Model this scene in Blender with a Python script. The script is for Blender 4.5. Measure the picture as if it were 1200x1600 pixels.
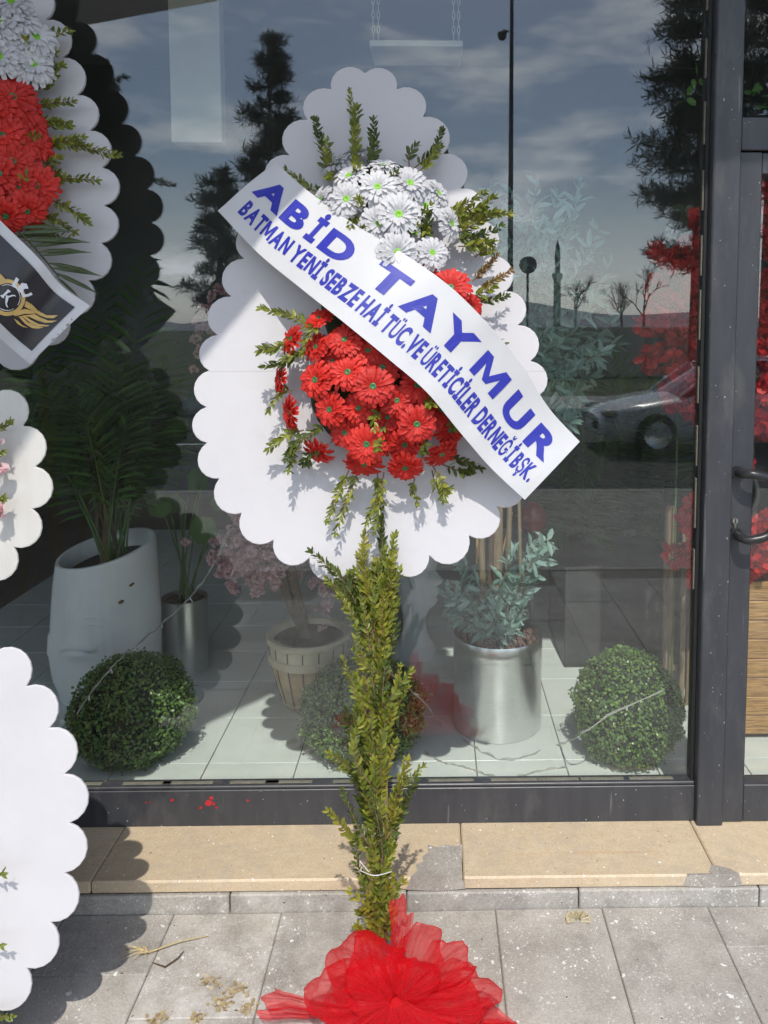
import bpy, bmesh, math, random
import numpy as np
from mathutils import Vector, Matrix, Euler
for _o in list(bpy.data.objects): bpy.data.objects.remove(_o)
SC = bpy.context.scene; COL = SC.collection; R = math.radians
RNG = np.random.default_rng(7); random.seed(7)
# ---------------------------------------------------------------- camera, sky, sun, exposure
FPX, PPX, PPY = 1202.0, 701.0, 600.0            # focal length and principal point, in photograph pixels (1200 x 1600)
CAM = np.array([0.0, -2.5, 1.785])
cd = bpy.data.cameras.new('camera'); cam = bpy.data.objects.new('camera', cd); COL.objects.link(cam)
cam.location = CAM; cam.rotation_euler = (R(90-4.3), 0, R(-1.0))
cd.sensor_fit = 'VERTICAL'; cd.sensor_height = 36; cd.lens = 36*FPX/1600
cd.shift_x = (600-PPX)/1600; cd.shift_y = -(800-PPY)/1600
cd.clip_start = .05; cd.clip_end = 2000
SC.camera = cam
CR = np.array(cam.rotation_euler.to_matrix())
SUN_EL = 54
SUN_DIR = np.array([-0.03, math.cos(R(SUN_EL)), -math.sin(R(SUN_EL))])   # the way light travels
w = bpy.data.worlds.new('World'); SC.world = w; w.use_nodes = True
nt = w.node_tree; nt.nodes.clear()
def wn(t, **k):
    n = nt.nodes.new(t)
    for a, b in k.items(): setattr(n, a, b)
    return n
sky = wn('ShaderNodeTexSky', sky_type='NISHITA', sun_disc=False, sun_elevation=R(SUN_EL), sun_rotation=R(180), air_density=1.0, dust_density=1.0, ozone_density=1.0)
tc = wn('ShaderNodeTexCoord'); mp = wn('ShaderNodeMapping'); mp.inputs['Scale'].default_value = (1.3, 1.3, 4.2); mp.inputs['Location'].default_value = (5.3, 2.2, 1.1)
no = wn('ShaderNodeTexNoise'); no.inputs['Scale'].default_value = 3.4; no.inputs['Detail'].default_value = 9; no.inputs['Roughness'].default_value = .62
cr = wn('ShaderNodeValToRGB'); cr.color_ramp.elements[0].position = .47; cr.color_ramp.elements[1].position = .70
bw = wn('ShaderNodeRGBToBW'); mul = wn('ShaderNodeMixRGB', blend_type='MULTIPLY'); mul.inputs[0].default_value = 1; mul.inputs[2].default_value = (2.2, 2.25, 2.35, 1)
mx = wn('ShaderNodeMixRGB'); bg = wn('ShaderNodeBackground'); ow = wn('ShaderNodeOutputWorld')
L = nt.links.new
L(tc.outputs['Generated'], mp.inputs[0]); L(mp.outputs[0], no.inputs['Vector']); L(no.outputs[0], cr.inputs[0])
L(sky.outputs[0], bw.inputs[0]); L(bw.outputs[0], mul.inputs[1])
sx = wn('ShaderNodeSeparateXYZ'); hz = wn('ShaderNodeMapRange'); hz.inputs[1].default_value = .0; hz.inputs[2].default_value = .20; hz.inputs[3].default_value = .55; hz.inputs[4].default_value = 0   # hazy air low down
mxh = wn('ShaderNodeMath', operation='MAXIMUM'); L(tc.outputs['Generated'], sx.inputs[0]); L(sx.outputs[2], hz.inputs[0]); L(cr.outputs[0], mxh.inputs[0]); L(hz.outputs[0], mxh.inputs[1])
L(mxh.outputs[0], mx.inputs[0]); L(sky.outputs[0], mx.inputs[1]); L(mul.outputs[0], mx.inputs[2])
L(mx.outputs[0], bg.inputs[0]); L(bg.outputs[0], ow.inputs[0]); bg.inputs[1].default_value = 0.15
sd = bpy.data.lights.new('sun', 'SUN'); sun = bpy.data.objects.new('sun', sd); COL.objects.link(sun)
sd.energy = 2.5; sd.angle = R(.53); sd.color = (1.0, .945, .865)
sun.rotation_euler = Vector(SUN_DIR).to_track_quat('-Z', 'Y').to_euler(); sun.location = (0, -6, 9)
SC.view_settings.view_transform = 'Standard'; SC.view_settings.look = 'None'; SC.view_settings.exposure = 0.42; SC.view_settings.gamma = 1
SC.cycles.adaptive_threshold = .03; SC.cycles.max_bounces = 8; SC.cycles.transparent_max_bounces = 24; SC.cycles.glossy_bounces = 4; SC.cycles.caustics_reflective = False; SC.cycles.caustics_refractive = False
SC.cycles.sample_clamp_indirect = 6

# ---------------------------------------------------------------- helpers
def unit(v):
    v = np.asarray(v, float); return v/np.maximum(np.linalg.norm(v, axis=-1, keepdims=True), 1e-9)
def ray(px, py):
    return CR @ np.array([(px-PPX)/FPX, -(py-PPY)/FPX, -1.0])
def at(px, py, D):                               # the point of the place seen at a photograph pixel, D metres out from the lens along the street normal
    d = ray(px, py); return CAM + d*(D/d[1])
def on_plane(px, py, p0, n):
    d = ray(px, py); return CAM + d*(np.dot(p0-CAM, n)/np.dot(d, n))
def np_mesh(name, V, F, mat=None, smooth=False):
    V = np.asarray(V, np.float32).reshape(-1, 3); F = np.asarray(F, np.int32); k = F.shape[1]
    m = bpy.data.meshes.new(name); m.vertices.add(len(V)); m.vertices.foreach_set('co', V.ravel())
    m.loops.add(F.size); m.loops.foreach_set('vertex_index', F.ravel())
    m.polygons.add(len(F)); m.polygons.foreach_set('loop_start', np.arange(0, F.size, k, dtype=np.int32))
    m.polygons.foreach_set('loop_total', np.full(len(F), k, np.int32))
    if smooth: m.polygons.foreach_set('use_smooth', np.ones(len(F), bool))
    m.update(calc_edges=True); m.validate()
    if mat: m.materials.append(mat)
    return m
def link(name, data, parent=None, loc=None):
    o = bpy.data.objects.new(name, data); COL.objects.link(o)
    if parent is not None: o.parent = parent
    if loc is not None: o.location = loc
    return o
def wloc(o):
    p = Vector((0, 0, 0))
    while o is not None: p += o.location; o = o.parent
    return np.array(p)
def tag(o, label=None, cat=None, group=None, kind=None):
    if label: o['label'] = label
    if cat: o['category'] = cat
    if group: o['group'] = group
    if kind: o['kind'] = kind
    return o
def thing(name, loc, label, cat, group=None):
    o = bpy.data.objects.new(name, None); COL.objects.link(o); o.location = loc; o.empty_display_size = .1
    return tag(o, label, cat, group)
class MB:
    def __init__(s): s.V = []; s.F = []; s.n = 0
    def add(s, V, F):
        V = [tuple(map(float, v)) for v in V]; s.V += V; s.F += [tuple(int(i)+s.n for i in f) for f in F]; s.n += len(V); return s
    def box(s, a, b, bev=0.0):
        x0, y0, z0 = a; x1, y1, z1 = b
        if bev <= 0:
            V = [(x, y, z) for x in (x0, x1) for y in (y0, y1) for z in (z0, z1)]
            return s.add(V, [(0,1,3,2),(4,6,7,5),(0,4,5,1),(2,3,7,6),(0,2,6,4),(1,5,7,3)])
        bm = bmesh.new(); bmesh.ops.create_cube(bm, size=1)
        for v in bm.verts: v.co = Vector(((x0+x1)/2+v.co.x*(x1-x0), (y0+y1)/2+v.co.y*(y1-y0), (z0+z1)/2+v.co.z*(z1-z0)))
        bmesh.ops.bevel(bm, geom=list(bm.edges), offset=bev, segments=1, affect='EDGES', profile=.5)
        bm.verts.index_update(); s.add([v.co for v in bm.verts], [[v.index for v in f.verts] for f in bm.faces]); bm.free(); return s
    def tube(s, pts, rad, seg=8, cap=True):
        P = np.asarray(pts, float); n = len(P); rad = np.full(n, rad) if np.isscalar(rad) else np.asarray(rad, float)
        T = unit(np.gradient(P, axis=0)); up = np.array([0, 0, 1.]) if abs(T[0][2]) < .9 else np.array([1., 0, 0])
        a = unit(np.cross(T[0], up)); V = []
        for i in range(n):
            a = unit(a - T[i]*np.dot(a, T[i])); b = np.cross(T[i], a)
            for k in range(seg):
                t = 2*math.pi*k/seg; V.append(P[i]+rad[i]*(math.cos(t)*a+math.sin(t)*b))
        F = [(i*seg+k, i*seg+(k+1) % seg, (i+1)*seg+(k+1) % seg, (i+1)*seg+k) for i in range(n-1) for k in range(seg)]
        if cap: F += [tuple(range(seg-1, -1, -1)), tuple((n-1)*seg+k for k in range(seg))]
        return s.add(V, F)
    def lathe(s, c, prof, seg=40):
        V = []; n = len(prof)
        for r, z in prof:
            for k in range(seg):
                t = 2*math.pi*k/seg; V.append((c[0]+r*math.cos(t), c[1]+r*math.sin(t), c[2]+z))
        F = [(i*seg+k, i*seg+(k+1) % seg, (i+1)*seg+(k+1) % seg, (i+1)*seg+k) for i in range(n-1) for k in range(seg)]
        return s.add(V, F)
    def prism(s, poly, thick):                   # poly: list of 3-D points in one plane, pushed by the vector thick
        P = np.asarray(poly, float); n = len(P); Q = P+np.asarray(thick)
        return s.add(np.vstack([P, Q]), [tuple(range(n)), tuple(range(2*n-1, n-1, -1))]+[(i, i+n, (i+1) % n+n, (i+1) % n) for i in range(n)])
    def build(s, name, mat, parent=None, smooth=False, loc=None):
        o0 = wloc(parent) if parent is not None else np.zeros(3)
        l = np.zeros(3) if loc is None else np.asarray(loc, float)-o0
        m = bpy.data.meshes.new(name); m.from_pydata([tuple(np.asarray(v)-o0-l) for v in s.V], [], s.F); m.update()
        if mat: m.materials.append(mat)
        if smooth:
            m.polygons.foreach_set('use_smooth', np.ones(len(m.polygons), bool))
            try: m.set_sharp_from_angle(angle=R(40))
            except Exception: pass
        return link(name, m, parent, l)
def built(name, V, F, mat, parent=None, smooth=False):
    o0 = wloc(parent) if parent is not None else np.zeros(3)
    return link(name, np_mesh(name, np.asarray(V)-o0, F, mat, smooth), parent)
def grid_mesh(P):                                # P (m,n,3) -> V, F
    m, n = P.shape[:2]; i, j = np.meshgrid(np.arange(m-1), np.arange(n-1), indexing='ij'); a = (i*n+j).ravel()
    return P.reshape(-1, 3), np.stack([a, a+n, a+n+1, a+1], 1)
def leafset(T, F, pos, d, n, s):
    pos = np.asarray(pos, float); d = unit(d); x = unit(np.cross(d, n)); z = np.cross(x, d); s = np.broadcast_to(np.asarray(s, float), (len(pos),))
    V = pos[:, None]+s[:, None, None]*(T[None, :, 0:1]*x[:, None]+T[None, :, 1:2]*d[:, None]+T[None, :, 2:3]*z[:, None])
    return V.reshape(-1, 3), (F[None]+(np.arange(len(pos))*len(T))[:, None, None]).reshape(-1, F.shape[1])
LEAF = np.array([(0,0,0),(.17,.30,.035),(.15,.68,.03),(0,1,-.04),(-.15,.68,.03),(-.17,.30,.035)], float)
LONG = np.array([(0,0,0),(.075,.30,.02),(.07,.7,.01),(0,1,-.10),(-.07,.7,.01),(-.075,.30,.02)], float)
ROUND = np.array([(0,0,0),(.36,.25,.05),(.38,.75,.03),(0,1,-.05),(-.38,.75,.03),(-.36,.25,.05)], float)
NEEDLE = np.array([(0,0,0),(.03,.3,.0),(.03,.7,0),(0,1,0),(-.03,.7,.0),(-.03,.3,.0)], float)
LF = np.array([(0,1,2,3),(0,3,4,5)])
def rdir(n): return unit(RNG.normal(size=(n, 3)))
def catmull(P, n):
    P = np.asarray(P, float); Q = np.vstack([2*P[0]-P[1], P, 2*P[-1]-P[-2]]); m = len(P)-1; out = []
    for t in np.linspace(0, m, n):
        i = min(int(t), m-1); f = t-i; a, b, c, d = Q[i:i+4]
        out.append(.5*((2*b)+(-a+c)*f+(2*a-5*b+4*c-d)*f*f+(-a+3*b-3*c+d)*f**3))
    return np.array(out)

# ---------------------------------------------------------------- materials (all procedural)
def newmat(name):
    m = bpy.data.materials.new(name); m.use_nodes = True; t = m.node_tree
    b = t.nodes['Principled BSDF']; return m, t, b
def N(t, ty, **k):
    n = t.nodes.new(ty)
    for a, v in k.items():
        if hasattr(n, a) and not isinstance(v, (tuple, list)) or a in ('blend_type', 'operation'): setattr(n, a, v)
    return n
def noise(t, scale, detail=4, rough=.55, stretch=(1, 1, 1), rot=(0, 0, 0)):
    g = t.nodes.new('ShaderNodeNewGeometry'); mpn = t.nodes.new('ShaderNodeMapping'); mpn.inputs['Scale'].default_value = stretch; mpn.inputs['Rotation'].default_value = rot
    n = t.nodes.new('ShaderNodeTexNoise'); n.inputs['Scale'].default_value = scale; n.inputs['Detail'].default_value = detail; n.inputs['Roughness'].default_value = rough
    t.links.new(g.outputs['Position'], mpn.inputs[0]); t.links.new(mpn.outputs[0], n.inputs['Vector']); return n
def ramp(t, src, stops):
    r = t.nodes.new('ShaderNodeValToRGB'); e = r.color_ramp.elements
    while len(e) < len(stops): e.new(.5)
    for el, (p, c) in zip(e, stops): el.position = p; el.color = (*c, 1) if len(c) == 3 else c
    t.links.new(src, r.inputs[0]); return r
def mixc(t, fac, a, b, mode='MIX'):
    m = t.nodes.new('ShaderNodeMixRGB'); m.blend_type = mode
    for i, s in ((0, fac), (1, a), (2, b)):
        if hasattr(s, 'is_linked') or hasattr(s, 'links'): t.links.new(s, m.inputs[i])
        elif i == 0: m.inputs[0].default_value = s
        else: m.inputs[i].default_value = (*s, 1)
    return m.outputs[0]
def bumpn(t, b, src, strength, dist=.002):
    n = t.nodes.new('ShaderNodeBump'); n.inputs['Strength'].default_value = strength; n.inputs['Distance'].default_value = dist
    t.links.new(src, n.inputs['Height']); t.links.new(n.outputs[0], b.inputs['Normal'])
def simple(name, col, rough=.6, var=.12, scale=9, metal=0, bump=0, bscale=120, spec=.5, stretch=(1, 1, 1)):
    m, t, b = newmat(name); c = np.array(col, float); n = noise(t, scale, 5, .6, stretch)
    r = ramp(t, n.outputs[0], [(.3, tuple(np.clip(c*(1-var), 0, 1))), (.7, tuple(np.clip(c*(1+var), 0, 1)))])
    t.links.new(r.outputs[0], b.inputs['Base Color']); b.inputs['Roughness'].default_value = rough; b.inputs['Metallic'].default_value = metal
    b.inputs['Specular IOR Level'].default_value = spec
    if bump: bumpn(t, b, noise(t, bscale, 4).outputs[0], bump)
    return m
def leafmat(name, cols, rough=.45, trans=.25, spec=.5):
    m, t, b = newmat(name); g = t.nodes.new('ShaderNodeNewGeometry')
    k = len(cols); r = ramp(t, g.outputs['Random Per Island'], [(i/max(k-1, 1), c) for i, c in enumerate(cols)])
    n = noise(t, 30, 3); col = mixc(t, .35, r.outputs[0], mixc(t, n.outputs[0], tuple(np.array(cols[0])*.7), tuple(np.minimum(np.array(cols[-1])*1.2, 1))))
    t.links.new(col, b.inputs['Base Color']); b.inputs['Roughness'].default_value = rough; b.inputs['Specular IOR Level'].default_value = spec
    tr = t.nodes.new('ShaderNodeBsdfTranslucent'); t.links.new(col, tr.inputs[0]); ms = t.nodes.new('ShaderNodeMixShader'); ms.inputs[0].default_value = trans
    t.links.new(b.outputs[0], ms.inputs[1]); t.links.new(tr.outputs[0], ms.inputs[2]); t.links.new(ms.outputs[0], t.nodes['Material Output'].inputs[0]); return m
MT = {}
def glass_mat(name, refl, dust, tint):
    m, t, b = newmat(name); t.nodes.remove(b); out = t.nodes['Material Output']
    tr = t.nodes.new('ShaderNodeBsdfTransparent'); tr.inputs[0].default_value = (*tint, 1)
    gl = t.nodes.new('ShaderNodeBsdfGlossy'); gl.inputs['Roughness'].default_value = 0.0; gl.inputs[0].default_value = (.95, .98, 1, 1)
    fr = t.nodes.new('ShaderNodeLayerWeight'); fr.inputs[0].default_value = .5      # Schlick: the same from both sides of the thin pane
    p5 = t.nodes.new('ShaderNodeMath'); p5.operation = 'POWER'; p5.inputs[1].default_value = 5; t.links.new(fr.outputs['Facing'], p5.inputs[0])
    ad = t.nodes.new('ShaderNodeMath'); ad.operation = 'MULTIPLY_ADD'; ad.inputs[1].default_value = .8; ad.inputs[2].default_value = refl; t.links.new(p5.outputs[0], ad.inputs[0])
    m1 = t.nodes.new('ShaderNodeMixShader'); t.links.new(ad.outputs[0], m1.inputs[0]); t.links.new(tr.outputs[0], m1.inputs[1]); t.links.new(gl.outputs[0], m1.inputs[2])
    df = t.nodes.new('ShaderNodeBsdfDiffuse'); df.inputs[0].default_value = (.55, .55, .52, 1)
    n1 = noise(t, 2.2, 6, .65, (2.5, 1, .7)); n2 = noise(t, 26, 4, .7, (2.5, 1, .10))
    r1 = ramp(t, n1.outputs[0], [(.35, (.25,)*3), (.75, (1,)*3)]); r2 = ramp(t, n2.outputs[0], [(.40, (.4,)*3), (.75, (1,)*3)])
    mm = t.nodes.new('ShaderNodeMath'); mm.operation = 'MULTIPLY'; t.links.new(r1.outputs[0], mm.inputs[0]); t.links.new(r2.outputs[0], mm.inputs[1])
    # specks of dried rain
    g = t.nodes.new('ShaderNodeNewGeometry'); vo = t.nodes.new('ShaderNodeTexVoronoi'); vo.inputs['Scale'].default_value = 60; t.links.new(g.outputs['Position'], vo.inputs['Vector'])
    lt = t.nodes.new('ShaderNodeMath'); lt.operation = 'LESS_THAN'; lt.inputs[1].default_value = .10; t.links.new(vo.outputs['Distance'], lt.inputs[0])
    m3 = t.nodes.new('ShaderNodeMath'); m3.operation = 'MULTIPLY_ADD'; m3.inputs[1].default_value = .8; t.links.new(lt.outputs[0], m3.inputs[0]); t.links.new(mm.outputs[0], m3.inputs[2])
    m4 = t.nodes.new('ShaderNodeMath'); m4.operation = 'MULTIPLY'; m4.inputs[1].default_value = dust; t.links.new(m3.outputs[0], m4.inputs[0])
    m2 = t.nodes.new('ShaderNodeMixShader'); t.links.new(m4.outputs[0], m2.inputs[0]); t.links.new(m1.outputs[0], m2.inputs[1]); t.links.new(df.outputs[0], m2.inputs[2])
    t.links.new(m2.outputs[0], out.inputs[0]); return m
MT['glass'] = glass_mat('shop_glass', .068, .022, (.965, .985, .975))
MT['glass_dark'] = simple('vehicle_glass', (.02, .025, .03), .06, .05)
MT['board'] = simple('foam_board', (.575, .566, .585), .55, .05, 3.5, bump=.25, bscale=26)
def seamed_board():                              # two sheets taped together: a fine horizontal seam, plus handling smudges
    m, t, b = newmat('foam_board_seamed'); g = t.nodes.new('ShaderNodeNewGeometry'); s_ = t.nodes.new('ShaderNodeSeparateXYZ'); t.links.new(g.outputs['Position'], s_.inputs[0])
    wob = noise(t, 3, 3); w_ = t.nodes.new('ShaderNodeMath'); w_.operation = 'MULTIPLY_ADD'; w_.inputs[1].default_value = .008; t.links.new(wob.outputs[0], w_.inputs[0]); t.links.new(s_.outputs[2], w_.inputs[2])
    cm = t.nodes.new('ShaderNodeMath'); cm.operation = 'COMPARE'; cm.inputs[1].default_value = SEAM_Z+.004; cm.inputs[2].default_value = .0011; t.links.new(w_.outputs[0], cm.inputs[0])
    c = ramp(t, noise(t, 3.5, 6, .6).outputs[0], [(.3, (.56, .55, .572)), (.7, (.59, .582, .60))]).outputs[0]
    c = mixc(t, ramp(t, noise(t, 13, 6, .7).outputs[0], [(.60, (0,)*3), (.85, (.5,)*3)]).outputs[0], c, (.50, .48, .47)); q = t.nodes.new('ShaderNodeMath'); q.operation = 'MULTIPLY'; q.inputs[1].default_value = .5; t.links.new(cm.outputs[0], q.inputs[0])
    c = mixc(t, q.outputs[0], c, (.33, .32, .33)); t.links.new(c, b.inputs['Base Color']); b.inputs['Roughness'].default_value = .5; bumpn(t, b, noise(t, 22, 5).outputs[0], .3, .003); return m
SEAM_Z = float(at(380, 581, 2.26)[2]); MT['board_seamed'] = seamed_board()
MT['board2'] = simple('corrugated_board', (.58, .57, .54), .7, .05, 4, bump=.3, bscale=14, stretch=(6, 6, .6))
MT['satin'] = simple('satin_ribbon', (.60, .605, .62), .30, .03, 6, bump=.35, bscale=16)
MT['blue'] = simple('blue_print', (.028, .035, .36), .38, .06, 20)
MT['black_print'] = simple('black_print', (.018, .016, .022), .28, .2, 14)
MT['gold'] = simple('gold_print', (.62, .42, .14), .4, .15, 30)
MT['gold_dark'] = simple('brown_print', (.10, .07, .05), .4, .1, 30)
MT['print_white'] = simple('white_print', (.75, .76, .8), .4, .03, 20)
MT['leaf'] = leafmat('myrtle_leaf', [(.055, .085, .014), (.12, .17, .022), (.21, .26, .035), (.34, .34, .045)], .38, .22)
MT['leaf_dark'] = leafmat('myrtle_leaf_dark', [(.03, .05, .010), (.07, .105, .016), (.12, .16, .025)], .36, .2)
MT['leaf_gold'] = leafmat('myrtle_leaf_gold', [(.14, .17, .02), (.26, .27, .03), (.40, .36, .05)], .4, .25)
MT['leaf_dry'] = leafmat('dry_leaf', [(.18, .07, .03), (.30, .16, .06), (.25, .22, .05)], .5, .2)
MT['stem'] = simple('woody_stem', (.20, .12, .07), .7, .3, 60)
MT['box_leaf'] = leafmat('boxwood_leaf', [(.035, .10, .024), (.07, .17, .04), (.14, .27, .06), (.28, .40, .10)], .28, .1)
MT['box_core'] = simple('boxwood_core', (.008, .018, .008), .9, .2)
MT['olive_leaf'] = leafmat('olive_leaf', [(.18, .33, .28), (.30, .48, .41), (.44, .60, .53)], .5, .2)
MT['palm_leaf'] = leafmat('palm_leaf', [(.04, .11, .025), (.08, .19, .04), (.14, .27, .06)], .4, .2)
MT['frond'] = leafmat('palm_frond_leaf', [(.06, .09, .035), (.11, .15, .06)], .45, .2)
MT['pink'] = leafmat('pink_blossom', [(.70, .38, .42), (.82, .54, .57), (.88, .70, .71)], .6, .35)
MT['red_bloom'] = leafmat('red_bloom', [(.34, .004, .010), (.70, .010, .020), (.88, .025, .03), (.98, .08, .07)], .5, .3)
MT['cream_bloom'] = leafmat('white_bloom', [(.55, .58, .58), (.7, .72, .7)], .6, .3)
def petalmat(name, a, b_):
    m, t, b = newmat(name); g = t.nodes.new('ShaderNodeNewGeometry'); oi = t.nodes.new('ShaderNodeObjectInfo')
    r = ramp(t, g.outputs['Random Per Island'], [(0, a), (1, b_)]); col = mixc(t, .42, r.outputs[0], mixc(t, oi.outputs['Random'], tuple(np.array(a)*.62), b_))
    t.links.new(col, b.inputs['Base Color']); b.inputs['Roughness'].default_value = .55
    tcn = t.nodes.new('ShaderNodeTexCoord'); n = t.nodes.new('ShaderNodeTexNoise'); n.inputs['Scale'].default_value = 160; t.links.new(tcn.outputs['Object'], n.inputs['Vector']); bumpn(t, b, n.outputs[0], .25, .001)
    tr = t.nodes.new('ShaderNodeBsdfTranslucent'); t.links.new(col, tr.inputs[0]); ms = t.nodes.new('ShaderNodeMixShader'); ms.inputs[0].default_value = .22
    t.links.new(b.outputs[0], ms.inputs[1]); t.links.new(tr.outputs[0], ms.inputs[2]); t.links.new(ms.outputs[0], t.nodes['Material Output'].inputs[0]); return m
MT['red_petal'] = petalmat('red_petal', (.62, .020, .014), (.80, .042, .028))
MT['white_petal'] = petalmat('white_petal', (.68, .68, .71), (.78, .78, .80))
MT['eye_lime'] = simple('lime_eye', (.20, .48, .03), .5, .1, 200)
MT['eye_green'] = simple('green_eye', (.035, .16, .05), .35, .1, 200)
def framemat():
    m, t, b = newmat('charcoal_aluminium'); c = ramp(t, noise(t, 7, 6, .65, (3, 3, .5)).outputs[0], [(.3, (.034, .037, .045)), (.7, (.052, .055, .063))]).outputs[0]
    dirt = ramp(t, noise(t, 5, 9, .75, (2, 2, .7)).outputs[0], [(.52, (0,)*3), (.75, (.30,)*3)]).outputs[0]; c = mixc(t, dirt, c, (.20, .19, .175))
    scr = ramp(t, noise(t, 38, 3, .5, (1, 1, .06)).outputs[0], [(.70, (0,)*3), (.74, (.35,)*3)]).outputs[0]; c = mixc(t, scr, c, (.24, .24, .25))
    c = mixc(t, specks(t, 70, .16, .8), c, (.42, .41, .39)); t.links.new(c, b.inputs['Base Color']); r = ramp(t, dirt, [(0, (.40,)*3), (.3, (.7,)*3)]).outputs[0]; t.links.new(r, b.inputs['Roughness']); bumpn(t, b, noise(t, 200, 4).outputs[0], .08); return m

MT['rubber'] = simple('rubber', (.015, .015, .016), .6, .2)
MT['handle'] = simple('handle_black', (.022, .023, .026), .33, .2, 40)
MT['steel'] = simple('brushed_steel', (.80, .81, .80), .30, .08, 30, metal=1, bump=.05, bscale=60, stretch=(1, 1, 14))
MT['chrome'] = simple('lock_metal', (.55, .52, .45), .3, .1, 30, metal=1)
MT['shim'] = simple('glazing_shim', (.17, .165, .13), .7, .2, 40)
MT['white_pot'] = simple('white_glaze', (.80, .81, .80), .45, .06, 5, bump=.2, bscale=120)
MT['plaster'] = simple('plaster_white', (.74, .76, .77), .5, .05, 6)
MT['white_panel'] = simple('white_panel', (.74, .76, .72), .5, .03, 3)
MT['barrel'] = simple('barrel_glaze', (.46, .33, .18), .5, .35, 14, bump=.2)
MT['barrel_dark'] = simple('barrel_joint', (.07, .055, .04), .6, .2)
MT['band'] = simple('barrel_band', (.60, .51, .36), .5, .15, 12)
MT['soil'] = simple('soil', (.045, .035, .028), .95, .5, 60, bump=.8, bscale=90)
MT['lava'] = simple('lava_rock', (.16, .085, .065), .9, .4, 50, bump=.6, bscale=140)
MT['bark'] = simple('bark', (.11, .08, .055), .9, .35, 22, bump=.6, bscale=60, stretch=(3, 3, .6))
MT['stake'] = simple('grey_stake', (.27, .20, .13), .75, .3, 24, bump=.3, bscale=60, stretch=(4, 4, .4))
MT['cane'] = simple('cane', (.38, .24, .11), .6, .25, 20)
MT['pole'] = simple('pine_batten', (.50, .35, .19), .7, .15, 16, stretch=(4, 4, .4))
MT['plinth'] = simple('dark_plinth', (.055, .056, .058), .5, .2, 6)
MT['wall_in'] = simple('interior_wall', (.16, .165, .17), .8, .1, 3)
MT['ceiling'] = simple('interior_ceiling', (.35, .36, .37), .8, .05, 3)
MT['canopy'] = simple('canopy_board', (.42, .41, .40), .8, .2, 3)
MT['facade'] = simple('facade_plaster', (.30, .28, .25), .8, .1, 3)
MT['wire'] = simple('clear_wire', (.42, .42, .38), .35, .1, 40)
MT['redgloss'] = simple('red_gloss', (.20, .010, .006), .12, .1, 10)
MT['paint_red'] = simple('red_paint', (.45, .02, .03), .5, .2, 90)
MT['straw'] = simple('straw', (.50, .40, .20), .8, .25, 90)
MT['twig'] = simple('twig', (.09, .055, .03), .8, .3, 90)
def tulle(name):
    m, t, b = newmat(name); b.inputs['Base Color'].default_value = (.80, .016, .032, 1); b.inputs['Roughness'].default_value = .5
    tl = t.nodes.new('ShaderNodeBsdfTranslucent'); tl.inputs[0].default_value = (.92, .020, .036, 1)
    tp = t.nodes.new('ShaderNodeBsdfTransparent'); tp.inputs[0].default_value = (1, .80, .80, 1)
    m1 = t.nodes.new('ShaderNodeMixShader'); m1.inputs[0].default_value = .45; t.links.new(b.outputs[0], m1.inputs[1]); t.links.new(tl.outputs[0], m1.inputs[2])
    lw = t.nodes.new('ShaderNodeLayerWeight'); lw.inputs[0].default_value = .35
    n = noise(t, 900, 1); n2 = noise(t, 14, 3)
    mr = t.nodes.new('ShaderNodeMapRange'); mr.inputs[3].default_value = .25; mr.inputs[4].default_value = .90; t.links.new(lw.outputs['Facing'], mr.inputs[0])
    a = t.nodes.new('ShaderNodeMath'); a.operation = 'MULTIPLY_ADD'; a.inputs[1].default_value = .35; t.links.new(n.outputs[0], a.inputs[0]); t.links.new(mr.outputs[0], a.inputs[2])
    s = t.nodes.new('ShaderNodeMath'); s.operation = 'SUBTRACT'; s.inputs[1].default_value = .17; t.links.new(a.outputs[0], s.inputs[0]); s.use_clamp = True
    m2 = t.nodes.new('ShaderNodeMixShader'); t.links.new(s.outputs[0], m2.inputs[0]); t.links.new(tp.outputs[0], m2.inputs[1]); t.links.new(m1.outputs[0], m2.inputs[2])
    t.links.new(m2.outputs[0], t.nodes['Material Output'].inputs[0]); return m
MT['tulle'] = tulle('red_tulle')
def specks(t, scale, thr, keep):
    g = t.nodes.new('ShaderNodeNewGeometry'); dn = noise(t, 40, 3); ad = t.nodes.new('ShaderNodeVectorMath'); ad.operation = 'MULTIPLY_ADD'; ad.inputs[1].default_value = (.03,)*3
    t.links.new(dn.outputs['Color'], ad.inputs[0]); t.links.new(g.outputs['Position'], ad.inputs[2])
    vo = t.nodes.new('ShaderNodeTexVoronoi'); vo.inputs['Scale'].default_value = scale; t.links.new(ad.outputs[0], vo.inputs['Vector'])
    sp = t.nodes.new('ShaderNodeSeparateColor'); t.links.new(vo.outputs['Color'], sp.inputs[0])
    th = t.nodes.new('ShaderNodeMath'); th.operation = 'MULTIPLY'; th.inputs[1].default_value = thr; t.links.new(sp.outputs[1], th.inputs[0])
    a = t.nodes.new('ShaderNodeMath'); a.operation = 'LESS_THAN'; t.links.new(vo.outputs['Distance'], a.inputs[0]); t.links.new(th.outputs[0], a.inputs[1])
    c = t.nodes.new('ShaderNodeMath'); c.operation = 'GREATER_THAN'; c.inputs[1].default_value = keep; t.links.new(sp.outputs[0], c.inputs[0])
    m = t.nodes.new('ShaderNodeMath'); m.operation = 'MULTIPLY'; t.links.new(a.outputs[0], m.inputs[0]); t.links.new(c.outputs[0], m.inputs[1]); return m.outputs[0]
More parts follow.
